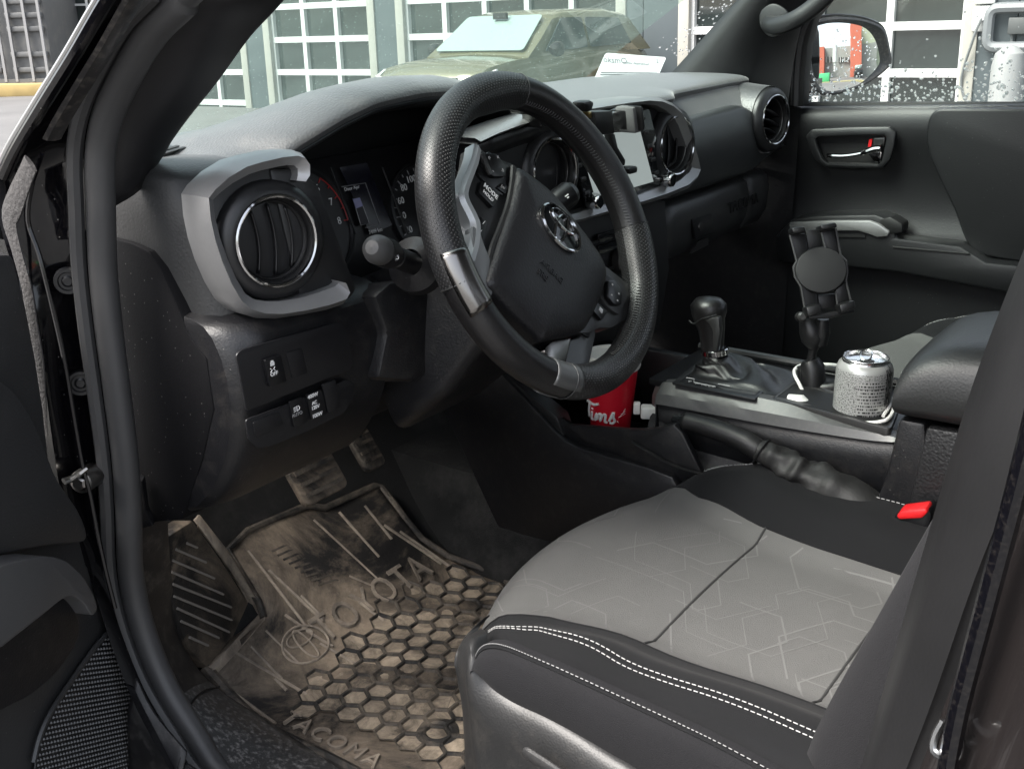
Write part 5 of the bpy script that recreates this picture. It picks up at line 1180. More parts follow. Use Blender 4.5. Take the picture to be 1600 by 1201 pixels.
# rain drops on the glass
M['drop'] = mat('rain_drop', (.8, .82, .82), .05); 
_b = M['drop'].node_tree.nodes['Principled BSDF']; _b.inputs['Transmission Weight'].default_value = .75; _b.inputs['IOR'].default_value = 1.33
rnd = random.Random(11); dr = MB()
def drop(mb, c, n, a, b):
    n = nrm(n); u = nrm(np.cross(n, V(0, 0, 1))); v = np.cross(n, u); rings = []
    for k, (rr, h) in enumerate(((1, 0), (.8, .55), (.4, .9))):
        rings.append([c+u*a*rr*math.cos(t)+v*b*rr*math.sin(t)+n*h*min(a, b) for t in np.linspace(0, 2*math.pi, 9)[:-1]])
    mb.loft(rings, True, False); k0 = len(mb.v); mb.add([c+n*min(a, b)], []); mb.f += [(k0-8+i, k0-8+(i+1) % 8, k0) for i in range(8)]
for k in range(420):
    px = rnd.uniform(1262, 1600); py = 165-abs(rnd.gauss(0, 26))*(1.6 if px > 1500 else 1)
    if py < 15: continue
    c = U(px, py, x=.7415); s = rnd.choice((.0012, .0016, .0022, .003)); drop(dr, c, V(-1, 0, .05), s*rnd.uniform(.7, 1.4), s*rnd.uniform(.7, 1.5))
dr.build('rain_drops', M['drop'], pd)['kind'] = 'stuff'
dw = MB()
for k in range(90):
    t = rnd.random(); px = 1150-t*75+rnd.gauss(-16, 14); py = t*80+rnd.gauss(0, 10)
    s = rnd.choice((.0012, .0018, .0024)); drop(dw, UP(px, py, wq[0]-wn_*.004, wn_), wn_, s, s*rnd.uniform(.8, 1.6))
dwo = dw.build('rain_drops', M['drop'], wsc); dwo['kind'] = 'stuff'
# wing mirror
MC = U(1326, 92, x=.96); MN = nrm(V(-.56, -.82, .07))
wm = []
hs_ = [(1262, 40), (1280, 30), (1310, 26), (1345, 29), (1372, 38), (1384, 50), (1390, 75), (1393, 98), (1384, 110), (1362, 127), (1335, 141), (1300, 150), (1280, 148), (1266, 132), (1258, 95)]
A0 = [UP(*p, MC, MN) for p in hs_]; A0 = catmull(A0, 3, True); cm = sum(A0)/len(A0)
MBm = MB(); MBm.loft([[lerp(cm, p, .80)-MN*.004 for p in A0], [lerp(cm, p, .93)+MN*.004 for p in A0], [lerp(cm, p, .99)+MN*.002 for p in A0], [p-MN*.008 for p in A0], [lerp(cm, p, 1.0)-MN*.04+V(0, .01, 0) for p in A0], [lerp(cm, p, .8)-MN*.085+V(0, .02, 0) for p in A0], [lerp(cm, p, .3)-MN*.105+V(0, .02, 0) for p in A0]])
wmo = MBm.build('wing_mirror', mat('mirror_housing', (.012, .012, .013), .35, grain=500, gstr=.2, dust=.25, dscale=200), pd, angle=50)
MB().tube([lerp(cm, A0[i], 1.0)-MN*.006+V(0, 0, .003) for i in range(0, 18)], .003, 6).build('housing_edge', M['gloss'], wmo)
MB().box(UP(1262, 150, MC, MN)+V(-.07, .02, -.012), (.16, .06, .05)).build('mirror_foot', M['gloss'], wmo, bevel=.012)
gl2 = [(1268, 50), (1282, 39), (1310, 36), (1340, 40), (1357, 50), (1368, 68), (1373, 92), (1370, 104), (1356, 120), (1332, 137), (1300, 145), (1285, 144), (1272, 128), (1266, 90)]
RM = 1.25; cs_ = MC-MN*RM
def onsph(px, py):
    v = ray(px, py); oc = CAM-cs_; b = oc@v; c_ = oc@oc-RM*RM; return CAM+v*(-b-math.sqrt(b*b-c_))
G = [np.asarray(p) for p in catmull([np.array((*p, 0.)) for p in gl2], 3, True)]; g0 = np.array((1320., 92., 0.))
rings = [[onsph(*(g0+(p-g0)*k)[:2])+MN*.003 for p in G] for k in (1.0, .85, .7, .55, .4, .25, .1, .02)]
me_ = MB().loft(rings, True, False)
me_.f.append(tuple(7*len(G)+i for i in range(len(G))))
mg = me_.build('mirror_glass', mat('mirror', (.88, .90, .89), .0, metal=1), wmo, angle=180)
dr = MB()
for k in range(70):
    px, py = rnd.uniform(1300, 1368), rnd.uniform(45, 130)
    if not inpoly(px, py, gl2): continue
    c = onsph(px, py)+MN*.0035; s = rnd.choice((.001, .0014, .002)); drop(dr, c, MN, s, s*rnd.uniform(.8, 1.6))
dr.build('mirror_drops', M['drop'], wmo)['kind'] = 'stuff'
# ================================================================== driver's door, swung open
M['ddoor'] = mat('driver_door_plastic', (.030, .0302, .031), .40, grain=450, gstr=.35, gdist=.0005, var=.12, specks=.3)
TH = R(66); DN = V(math.cos(TH), -math.sin(TH), 0); DO = V(-.845, .27, .8)
dd = thing('driver_door', 'open driver door with black inner panel, pull handle and mesh speaker cover', 'door', DO)
def dp_(px, py, h=0): return UP(px, py, DO+DN*h, DN)
pn_ = [(24, 395), (45, 480), (60, 560), (72, 640), (80, 715), (88, 760), (104, 802), (128, 842), (138, 880), (165, 925), (185, 965), (200, 1005), (213, 1060), (221, 1120), (222, 1240), (-120, 1300), (-160, 395)]
MB().prism([dp_(*p) for p in pn_], -DN*.05).build('door_panel', M['ddoor'], dd, bevel=.008)
up_ = [(-120, 560), (0, 600), (40, 660), (70, 745), (110, 800), (125, 845), (60, 850), (0, 862), (-120, 880)]
MB().prism(roundp([dp_(*p, .0) for p in up_], .02, 3), DN*.012).build('upper_panel', M['ddoor'], dd, bevel=.01, bseg=3)
pl_ = [(-60, 880), (0, 866), (30, 864), (55, 872), (80, 895), (98, 925), (104, 945), (96, 958), (80, 935), (62, 924), (45, 930), (20, 950), (-60, 1010)]
MB().prism(roundp([dp_(*p, .01) for p in pl_], .008, 3), DN*.035).build('pull_handle', mat('pull_plastic', (.060, .060, .061), .38, grain=600, gstr=.15), dd, bevel=.008, bseg=3)
pk_ = [(-60, 1010), (20, 948), (45, 930), (62, 924), (80, 938), (92, 958), (96, 985), (85, 1010), (60, 1045), (20, 1080), (-60, 1120)]
MB().prism(roundp([dp_(*p, .005) for p in pk_], .01, 3), DN*.022).build('handle_cup', M['plastic'], dd, bevel=.008, bseg=3)
# speaker mesh: a field of small raised studs on a curved-edged cover
sg = [(168, 988), (176, 1000), (190, 1035), (202, 1080), (212, 1130), (218, 1240), (48, 1240), (52, 1190), (62, 1150), (80, 1110), (110, 1065), (145, 1015)]
SP = [dp_(*p, .004) for p in sg]
spk = MB().prism(SP, DN*.003).build('speaker_cover', mat('speaker_base', (.006, .006, .0065), .5), dd, bevel=.002)
DU = V(-math.sin(TH), -math.cos(TH), 0); DV = V(0, 0, 1)
pol = [((p-DO)@DU, (p-DO)@DV) for p in SP]; xs = [p[0] for p in pol]; zs = [p[1] for p in pol]
st = MB(); pitch = .0056
i = 0
for a in np.arange(min(xs), max(xs), pitch*.866):
    for b in np.arange(min(zs), max(zs), pitch):
        bb = b+(pitch*.5 if i % 2 else 0)
        if inpoly(a, bb, pol):
            c = DO+DU*a+DV*bb+DN*.0072
            k = st.add([c+DU*.0019, c+DV*.0019, c-DU*.0019, c-DV*.0019, c+DN*.0018], [(0, 1, 4), (1, 2, 4), (2, 3, 4), (3, 0, 4)])
    i += 1
st.build('speaker_mesh', mat('speaker_stud', (.085, .085, .085), .40), spk, flat=True)['kind'] = 'stuff'
MB().tube(catmull([dp_(*p, .006) for p in [(52, 1190), (62, 1150), (80, 1110), (110, 1065), (145, 1015), (166, 990)]], 4), .003, 6).build('speaker_edge', M['ddoor'], dd)
# ------------------------------------------------------------------ body panels that only show from a step aside
MB().loft([[V(-.852, y, z), V(-.885, y, z-.05), V(-.90, y, z-.25), V(-.895, y, .42)] for y, z in ((.36, 1.150), (.80, 1.135), (.92, 1.095), (1.0, 1.075), (1.5, .995), (2.0, .865))], closed=False).build('fender', M['gloss'], cab, solid=.008, angle=60)
MB().loft([[V(.775, y, z), V(.81, y, z-.05), V(.825, y, z-.25), V(.82, y, .42)] for y, z in ((.30, 1.150), (.80, 1.135), (1.0, 1.075), (1.5, .995), (2.0, .865))], closed=False).build('fender', M['gloss'], cab, solid=.008, angle=60)
ua, ub = V(-.755, -.665, 1.30), V(-.655, -.690, 1.765)
MB().loft([[c+V(sx*.045, sy*.075, 0) for sx, sy in ((-1, -1), (1, -1), (1, 1), (-1, 1))] for c in (ua, lerp(ua, ub, .5)+V(-.008, 0, 0), ub)]).build('pillar_upper', M['plastic'], cab, bevel=.012)
MB().tube(catmull([V(-.69, -.66, 1.755), V(-.70, -.30, 1.745), V(-.715, -.05, 1.69), V(-.74, .05, 1.60)], 6), .030, 10).build('roof_rail', M['gloss'], cab)
def du(u, z, h=0): return DO*V(1, 1, 0)+DU*u+DN*h+V(0, 0, z)
sh = [du(.04, .40, -.052), du(.98, .40, -.052), du(1.04, .60, -.052), du(1.05, 1.0, -.052), du(1.02, 1.22, -.052), du(.04, 1.17, -.052)]
MB().prism(sh, -DN*.07).build('door_skin', M['gloss'], dd, bevel=.015)
MB().tube(catmull([du(.05, 1.17, -.085), du(.20, 1.40, -.07), du(.42, 1.58, -.05), du(.80, 1.62, -.04), du(.98, 1.56, -.045), du(1.02, 1.22, -.085)], 6), .020, 8).build('window_frame', M['gloss'], dd)
MB().prism([du(.16, .42, 0), du(.98, .42, 0), du(1.03, .60, 0), du(1.04, 1.0, 0), du(1.01, 1.20, 0), du(.16, 1.18, 0)], -DN*.05).build('rear_panel', M['ddoor'], dd, bevel=.01)
# ================================================================== outside: sloping yard, workshop wall, parked SUV, container, street behind
XO = nrm(V(1, 0, -.02)); ZO = nrm(np.cross(XO, V(0, 1, -.028))); YO = np.cross(ZO, XO); OO = V(0, 0, -.06)
def F(X, Y, Z): return OO+XO*X+YO*Y+ZO*Z
def onwall(px, py, X):
    q = UP(px, py, OO+XO*X, XO)-OO; return q@YO, q@ZO
def obox(mb, x0, x1, y0, y1, z0, z1):
    mb.box(F((x0+x1)/2, (y0+y1)/2, (z0+z1)/2), (abs(x1-x0), abs(y1-y0), abs(z1-z0)), ax=(XO, YO, ZO)); return mb
M['asphalt'] = mat('asphalt', (.10, .098, .095), .75, grain=60, gstr=.4, gdist=.01, var=.35, vscale=.6, gtype='NOISE')
gd = MB().loft([[F(x, y, 0) for y in np.linspace(-120, 160, 8)] for x in np.linspace(-120, 160, 8)], closed=False).build('ground', M['asphalt'], None); struct(gd)
M['wallgrey'] = mat('slate_cladding', (.055, .070, .076), .6, grain=30, gstr=.2, gdist=.004, var=.12, vscale=2, gtype='NOISE')
M['framewhite'] = mat('door_frame_white', (.46, .47, .46), .45, var=.05)
M['cream'] = mat('cream_reveal', (.30, .295, .262), .6, var=.1)
M['pane'] = mat('workshop_pane', (.017, .023, .022), .05, var=.8, vscale=1.1, spec=.8)  # coarse noise in the base colour stands in for reflections in the panes
XW = 14.5
ws_ = thing('workshop', 'grey clad workshop with white glazed sectional garage doors', 'building', F(XW, 6, 0))
y1, _ = onwall(586, 60, XW); y2, _ = onwall(432, 60, XW); y3, _ = onwall(642, 60, XW); yR1, _ = onwall(1510, 60, XW); yR2, _ = onwall(1280, 60, XW)
zrow = [onwall(584, 113, XW)[1], onwall(584, 59, XW)[1], onwall(578, 5, XW)[1]]; hr = (zrow[2]-zrow[0])/2; pwid = (y2-y1)/3
zb = zrow[0]
while zb-hr > -.3: zb -= hr
def sect(ya, ncol, name_side=1, znudge=0, w=None):
    """one glazed sectional door from ya towards +Y"""
    w = w or pwid; ye = ya+ncol*w
    dr_ = obox(MB(), XW-.12, XW+.05, ya-.05, ye+.05, 4.5, 4.7).build('garage_door', M['framewhite'], ws_)
    for k in range(ncol+1): obox(MB(), XW-.10, XW+.02, ya+k*w-.05, ya+k*w+.05, -.1, 4.5).build('stile', M['framewhite'], dr_)
    z = zb+znudge-hr; pm = None; rp = random.Random(int(ya*10))
    while z < 4.5:
        if z > -.1: obox(MB(), XW-.105, XW+.02, ya, ye, z-.055, z+.055).build('rail', M['framewhite'], dr_)
        for k in range(ncol):
            if z+hr > 4.5: continue
            if pm is None:
                o = obox(MB(), XW-.02, XW-.004, ya+k*w+.05, ya+(k+1)*w-.05, z+.055, z+hr-.055).build('pane', M['pane'], dr_); pm = o; z00, k00 = z, k
            else:
                o = bpy.data.objects.new('pane', pm.data); COL.objects.link(o); o.parent = dr_
                o.location = Vector([float(q) for q in YO*(k-k00)*w+ZO*(z-z00)])
        z += hr
    return ye
ends = []
e1 = sect(y1, 3); ends.append((y1, e1))
pa_, _ = onwall(412, 60, XW); pb_, _ = onwall(395, 60, XW)
sect(pb_+.2, 3); ends.append((pb_+.2, pb_+.2+3*pwid))
e2y = y3-5*pwid; sect(e2y, 5); ends.append((e2y, y3))
wR = (yR2+.1-yR1)/2; wR = onwall(1390, 60, XW)[0]-onwall(1508, 60, XW)[0]
zR = onwall(1450, 40, XW)[1]
nud = (zR-zb) % hr
sect(yR1, 4, 1, nud, wR); ends.append((yR1, yR1+4*wR))
# cladding between the doors, as boards
ends.sort(); prev = -14.0; YL = max(b for a, b in ends)+.4
for a, b in ends+[(YL, YL)]:
    y = prev
    while y < a-.02:
        n = min(y+.62, a); obox(MB(), XW-.16, XW+.1, y, n-.012, -.3, 5.2).build('cladding_board', M['wallgrey'], ws_, bevel=.006); y = n
    for yy in (a-.09, b+.09):
        if yy < YL-.5: obox(MB(), XW-.19, XW-.02, yy-.09, yy+.09, -.2, 4.7).build('door_jamb', M['cream'], ws_, bevel=.01)
    prev = b+.18
obox(MB(), XW-.14, XW+6, -14, YL, 4.7, 7).build('parapet', M['wallgrey'], ws_)
obox(MB(), XW+3, XW+3.2, -14, YL, -.2, 4.7).build('back_wall', mat('workshop_inside', (.10, .11, .105), .9, var=.6, vscale=.8), ws_)
# small things fixed to the wall at the right
ys, zs = onwall(1544, 22, XW)
ob = thing('outlet_box', 'white outdoor outlet box with hanging cable on the grey wall', 'outlet', F(XW-.2, ys, zs))
obox(MB(), XW-.26, XW-.17, ys-.14, ys+.14, zs-.22, zs+.10).build('cover', M['framewhite'], ob, bevel=.05)
obox(MB(), XW-.24, XW-.17, ys-.13, ys+.13, zs+.12, zs+.42).build('upper_cover', M['framewhite'], ob, bevel=.03)
MB().lathe([(.06, 0), (.06, .05), (0, .05)], F(XW-.26, ys, zs-.02), -XO, 16).build('socket', mat('socket_grey', (.45, .46, .46), .4), ob)
MB().tube(catmull([F(XW-.3, ys, zs-.05), F(XW-.3, ys+.08, zs-.3), F(XW-.2, ys+.2, zs-.9), F(XW-.2, ys-.1, zs-1.3), F(XW-.2, ys-.38, zs-.9), F(XW-.2, ys-.36, zs-.2)], 5), .018, 6).build('cable', mat('cable_grey', (.12, .13, .13), .6), ob)
ys2, zs2 = onwall(1592, 35, XW)
hr_ = thing('hose_reel', 'grey hose reel bracket beside the outlet box on the wall', 'hose reel', F(XW-.2, ys2, zs2))
MB().tube(roundp([F(XW-.28, ys2+.30, zs2+.18), F(XW-.28, ys2-.5, zs2+.18), F(XW-.28, ys2-.5, zs2-.30), F(XW-.28, ys2+.30, zs2-.30)], .12, 4), .07, 8, closed=True).build('bracket', mat('reel_grey', (.12, .13, .135), .5), hr_)
obox(MB(), XW-.3, XW-.2, ys2-.2, ys2+.06, zs2-.14, zs2+.06).build('drum', mat('reel_dark', (.05, .055, .055), .5), hr_, bevel=.01)
ys3, zs3 = onwall(1592, 130, XW)
bol = thing('bollard', 'pale steel bollard by the grey wall at the right edge of the side window', 'bollard', F(XW-.8, ys3, 0))
MB().lathe([(.20, 0), (.20, zs3+.25), (.17, zs3+.4), (.08, zs3+.48), (0, zs3+.5)], F(XW-.8, ys3-.03, 0), ZO, 20).build('post', mat('bollard_paint', (.20, .21, .21), .5, dust=.3), bol)
# vehicle seen behind the panes of the near door
yv = onwall(1450, 80, XW+1.2)[0]
wc = thing('workshop_car', 'dark car standing inside the workshop behind the glazed door', 'car', F(XW+1.2, yv, 0))
obox(MB(), XW+.5, XW+2.4, yv-2.2, yv+2.4, .35, 1.0).build('body', mat('dark_car_paint', (.10, .11, .11), .2, coat=1), wc, bevel=.15, bseg=3)
obox(MB(), XW+.6, XW+2.3, yv-1.0, yv+1.6, 1.0, 1.5).build('cabin', M['pane'], wc, bevel=.2, bseg=3)
for k in (-1.4, 1.5): MB().lathe([(0, .1), (.22, .1), (.24, .06), (.34, .06), (.34, -.1)], F(XW+.55, yv+k, .36), -XO, 20).build('wheel', M['black'], wc)
# --------------------------------------------------------------- parked SUV, nose towards the truck
SXN = 9.7; yc, _ = onwall(765, 100, SXN); yc += 1.05
suv = thing('parked_suv', 'olive green compact SUV parked nose out in front of the workshop', 'car', F(SXN+2, yc, 0))
M['olive'] = mat('olive_paint', (.105, .099, .052), .25, metal=.25, coat=.7, var=.06)
M['carglass'] = mat('car_glass', (.20, .26, .24), .05, spec=.9)
def S(s, t, h): return F(SXN+s, yc-t, h)           # s back from the nose, t to its left, h up
def secs(pts): return [S(*p) for p in pts]
W2 = .92
rows = []
for s, w, hb, hs2, ht in ((0.0, .74, .30, .62, .78), (.06, .84, .24, .70, .92), (.25, .90, .22, .78, 1.02), (.7, .92, .22, .86, 1.08), (1.15, .92, .22, .92, 1.11), (1.3, .92, .22, .96, 1.12), (2.6, .92, .22, 1.0, 1.13), (3.9, .92, .24, 1.0, 1.12), (4.25, .86, .30, .95, 1.08), (4.35, .78, .38, .85, 1.0)):
    rows.append([S(s, -w+.02, hb), S(s, -w, hb+.2), S(s, -w, hs2), S(s, -w*.93, ht-.03), S(s, -w*.6, ht), S(s, 0, ht+.02), S(s, w*.6, ht), S(s, w*.93, ht-.03), S(s, w, hs2), S(s, w, hb+.2), S(s, w-.02, hb)])
MB().loft(rows).build('body', M['olive'], suv, angle=45)
gh_ = []
for s, w, h in ((1.10, .80, 1.10), (1.45, .76, 1.36), (1.85, .70, 1.60), (2.2, .69, 1.66), (3.3, .69, 1.67), (3.9, .68, 1.60), (4.3, .74, 1.10)):
    gh_.append([S(s, -.86, 1.08), S(s, -lerp(.86, w, (h-1.08)/.6 if h > 1.1 else 0), max(h-.06, 1.09)), S(s, -w*.85, h), S(s, 0, h+.015), S(s, w*.85, h), S(s, lerp(.86, w, (h-1.08)/.6 if h > 1.1 else 0), max(h-.06, 1.09)), S(s, .86, 1.08)])
MB().loft(gh_).build('roof', M['olive'], suv, angle=45)
wsq = [S(1.16, -.74, 1.14), S(1.16, .74, 1.14), S(1.80, .63, 1.575), S(1.80, -.63, 1.575)]
wo = nrm(np.cross(wsq[1]-wsq[0], wsq[3]-wsq[0])); wo = wo if wo[2] > 0 else -wo
wsx = MB().prism([p+wo*.03 for p in roundp(wsq, .06, 3)], wo*.01).build('windscreen', M['carglass'], suv)
MB().box(S(1.70, 0, 1.56)+wo*.05, (.05, .22, .08), ax=(XO, YO, ZO)).build('sensor_housing', M['black'], wsx)
for sgn in (1, -1):
    q = [S(1.45, sgn*.875, 1.14), S(2.5, sgn*.875, 1.16), S(2.5, sgn*.765, 1.56), S(2.0, sgn*.765, 1.56)]
    MB().prism(roundp(q, .05, 3), -YO*.012*sgn).build('side_window', mat('dark_glass', (.03, .04, .04), .05), suv)
    q = [S(2.58, sgn*.875, 1.16), S(3.7, sgn*.875, 1.18), S(3.5, sgn*.765, 1.54), S(2.58, sgn*.765, 1.56)]
    MB().prism(roundp(q, .05, 3), -YO*.012*sgn).build('side_window', bpy.data.materials['dark_glass'], suv)
    m_ = MB().lathe([(0, -.10), (.07, -.09), (.10, -.03), (.10, .04), (.06, .08), (0, .09)], S(1.50, sgn*1.03, 1.17), XO, 14).build('door_mirror', M['gloss'], suv)
    hl = [S(.10, sgn*.50, .86), S(.10, sgn*.84, .90), S(.34, sgn*.925, .98), S(.36, sgn*.925, .86), S(.06, sgn*.80, .76), S(.02, sgn*.50, .79)]
    MB().prism(hl, -XO*.05-YO*.015*sgn).build('headlight', mat('headlamp', (.55, .55, .55), .15), suv, bevel=.01)
    for s in (.85, 3.5):
        wh = MB().lathe([(.20, .05), (.24, .08), (.34, .07), (.36, .0), (.34, -.15)], S(s, sgn*.86, .36), -YO*sgn, 28).build('wheel', M['black'], suv)
        MB().lathe([(0, .06), (.06, .07), (.20, .05)], S(s, sgn*.86, .36), -YO*sgn, 10).build('rim', M['silver'], wh)
MB().prism([S(.03, -.55, .62), S(.03, .55, .62), S(.05, .52, .88), S(.05, -.52, .88)], -XO*.04).build('grille', M['black'], suv, bevel=.01)
for k in range(4): MB().box(S(-.03, 0, .67+.055*k), (.03, 1.0, .014), ax=(XO, YO, ZO)).build('grille_bar', M['silverdark'], suv)
MB().prism([S(.02, -.80, .30), S(.02, .80, .30), S(.0, .74, .52), S(.0, -.74, .52)], -XO*.05).build('bumper', M['plastic'], suv, bevel=.03)
# --------------------------------------------------------------- shipping container and shop front far left
CD = 30.0
def cpt(px, py, dep=CD):
    d = FW*FPX+RT*(px-CX)-UPV*(py-CY); return CAM+d/FPX*dep
c0 = cpt(-60, 131); c1 = cpt(84, 131); cu_ = nrm((c1-c0)*V(1, 1, 0)); cn = nrm(np.cross(cu_, V(0, 0, 1))); cn = cn if cn@(CAM-c0) > 0 else -cn; CW = np.linalg.norm((c1-c0)*V(1, 1, 0)); zc = (c0[2]+c1[2])/2
cc_ = thing('shipping_container', 'grey steel shipping container with locking bars beyond the yard', 'container', (c0+c1)/2)
def cb_(a, b, z, h_, w, h, d): return MB().box(c0*V(1, 1, 0)+V(0, 0, zc)+cu_*(a)+cn*b+V(0, 0, z), (w, d, h), ax=(cu_, cn, V(0, 0, 1)))
M['cgrey'] = mat('container_grey', (.10, .102, .102), .55, var=.12, dust=.2, dscale=4)
cb_(CW/2, -1.5, 1.35, 0, CW, 2.6, 2.8).build('box', M['cgrey'], cc_)
for a, w in ((CW*.25, CW*.5-.2), (CW*.78, CW*.44-.1)):
    for z in (.35, .75, 1.4, 1.75, 2.1): cb_(a, -.05, z, 0, w, .14, .12).build('corrugation', M['cgrey'], cc_, bevel=.03)
for a in (CW*.50, CW*.62, CW*.80, CW*.96, CW*.2): cb_(a, .03, 1.3, 0, .07, 2.5, .07).build('locking_bar', mat('bar_grey', (.24, .24, .24), .5) if not bpy.data.materials.get('bar_grey') else bpy.data.materials['bar_grey'], cc_)
cb_(CW/2, -.05, .05, 0, CW, .14, .2).build('bottom_rail', M['cgrey'], cc_)
kb2 = cpt(-70, 142); kc = cpt(66, 140)
kerb = MB().box(lerp(kb2, kc, .5)+V(0, 0, .0), (np.linalg.norm(kc-kb2)+1.5, .5, .34), ax=(cu_, cn, V(0, 0, 1))).build('kerb', mat('yellow_kerb', (.34, .25, .10), .8, var=.3, vscale=3), None, bevel=.04); tag(kerb, 'worn yellow kerb block in front of the shipping container', 'kerb')
sf = thing('shop_front', 'dark glazed shop window with white bars and tyres beside the container', 'shop front', cpt(105, 120, 33))
c2_ = cpt(84, 128, 32)
def sb_(a, b, z, w, d, h): return MB().box(c2_*V(1, 1, 0)+V(0, 0, zc)+cu_*a+cn*b+V(0, 0, z), (w, d, h), ax=(cu_, cn, V(0, 0, 1)))
sb_(.6, -.4, 1.5, 1.2, .1, 3.6).build('glazing', M['pane'], sf)
for a in (.22, .68, 1.16): sb_(a, -.3, 1.5, .06, .06, 3.6).build('mullion', M['framewhite'], sf)
for z in (.2, 1.0, 1.95, 2.7): sb_(.6, -.3, z, 1.2, .05, .06).build('transom', M['framewhite'], sf)
for z in (.55, 1.45, 2.3): MB().lathe([(.16, 0), (.2, .08), (.36, .08), (.38, 0)], c2_*V(1, 1, 0)+V(0, 0, zc+z)+cu_*.46-cn*.28, cn, 24).build('tyre', M['rubber'], sf)
sb_(2.6, -.5, 1.5, 2.6, .2, 3.8).build('cream_wall', M['cream'], sf)
# --------------------------------------------------------------- street behind the truck, seen in the wing mirror
def mir(px, py, yy=None, zz=None):
    p = onsph(px, py); n = nrm(p-cs_); d = ray(px, py); r_ = d-2*(d@n)*n
    k = (yy-p[1])/r_[1] if yy is not None else (zz-p[2])/r_[2]
    return p+r_*k
YB = -34.0
br_ = thing('brick_building', 'low grey building with two red brick pillars across the street behind', 'building', (6, YB, 0))
def mq(x0, y0, x1, y1, yy): a, b = mir(x0, y0, yy), mir(x1, y1, yy); return min(a[0], b[0]), max(a[0], b[0]), min(a[2], b[2]), max(a[2], b[2])
M['brick'] = mat('red_brick', (.38, .10, .06), .85, var=.2, vscale=6)
M['rendgrey'] = mat('grey_render', (.22, .235, .22), .85, var=.1, vscale=2)
xa, xb, za, zb2 = mq(1284, 76, 1330, 114, YB); GZ = za
MB().box(((xa+xb)/2, YB-3, (za+zb2)/2-.5), (xb-xa+8, 5, zb2-za+1)).build('wall', M['rendgrey'], br_)
for x0, x1, y0 in ((1268, 1286, 76), (1327, 1344, 40)):
    a, b, c_, d_ = mq(x0, y0, x1, 114, YB+1); MB().box(((a+b)/2, YB, (c_+d_)/2-.5), (b-a, 3, d_-c_+1)).build('brick_pillar', M['brick'], br_)
a, b, c_, d_ = mq(1344, 52, 1376, 112, YB-1); MB().box(((a+b)/2, YB-3, (c_+d_)/2), (b-a, 4, d_-c_+1)).build('side_wing', mat('pale_render', (.30, .34, .25), .85), br_)
for x0 in (1287, 1293, 1309, 1316, 1322):
    a, b, c_, d_ = mq(x0, 89, x0+4.5, 98, YB); w_ = MB().box(((a+b)/2, YB-.45, (c_+d_)/2), (b-a, .3, d_-c_)).build('window', M['pane'], br_)
    MB().box(((a+b)/2, YB-.28, (c_+d_)/2), (.12, .1, d_-c_)).build('window_bar', M['framewhite'], w_)
a = mir(1303, 112, YB+6); b = mir(1303, 70, YB+6)
po_ = thing('street_pole', 'pale pole sign standing before the brick building in the mirror', 'pole', a)
MB().lathe([(.16, 0), (.16, b[2]-a[2])], a, (0, 0, 1), 12).lathe([(.30, (b[2]-a[2])*.35), (.30, (b[2]-a[2])*.95), (0, (b[2]-a[2])*.95)], a, (0, 0, 1), 12).build('post', M['framewhite'], po_)
a, b, c_, d_ = mq(1266, 116, 1294, 128, YB+9)
gb = thing('green_skip', 'bright green skip on the roadside in the mirror', 'skip', ((a+b)/2, YB+9, c_))
MB().box(((a+b)/2, YB+8, (c_+d_)/2), (b-a, 2, d_-c_)).build('bin_body', mat('green_paint', (.06, .38, .16), .5), gb, bevel=.08)
a, b, c_, d_ = mq(1334, 102, 1346, 120, YB+4)
sv2 = thing('street_car', 'dark car parked beside the brick building in the mirror', 'car', ((a+b)/2, YB+4, c_))
MB().box(((a+b)/2, YB+3, c_+(d_-c_)*.3), (b-a, 4, (d_-c_)*.6)).build('body', M['gloss'], sv2, bevel=.2, bseg=3)
MB().box(((a+b)/2, YB+2.6, c_+(d_-c_)*.8), ((b-a)*.8, 2.4, (d_-c_)*.4)).build('cabin', M['carglass'], sv2, bevel=.2, bseg=3)
fg = mir(1320, 124, YB+8)
vg = MB().box((fg[0], YB+9.5, fg[2]-.35), (60, 1.0, .5)).build('verge', mat('dry_grass', (.30, .27, .14), .95, var=.4, vscale=3), None); struct(vg)
# ================================================================== loose things
# --------------------------------------------------------------- red coffee cup
cb0 = U(955, 566, x=-.045)
cup = thing('coffee_cup', 'red paper coffee cup with white lid in the front bin behind the steering wheel', 'cup', cb0+V(0, 0, -.11))
M['cupred'] = mat('red_cup', (.52, .006, .020), .45, var=.06)
M['lid'] = mat('cup_lid', (.70, .69, .64), .35)
def cup_r(z): return .0385+.085*z*0+.0985*z      # radius grows upwards; z measured from the lid seam (negative below)
MB().lathe([(.0285, -.112), (.0290, -.110), (.0400, -.004), (.0405, .0)], cb0, (0, 0, 1), 40).build('body', M['cupred'], cup)
MB().lathe([(.0425, -.006), (.0438, -.003), (.0438, .001), (.0420, .004), (.0405, .0045), (.0400, .012), (.0385, .0155), (.0365, .0155), (.0355, .012), (.0345, .0118), (0, .0118)], cb0, (0, 0, 1), 40).build('lid', M['lid'], cup, angle=30)
MB().tube(catmull([cb0+V(-.010, -.018, .0125), cb0+V(.004, -.024, .014), cb0+V(.018, -.014, .0125)], 5), .0018, 6).build('sip_tab', M['lid'], cup)
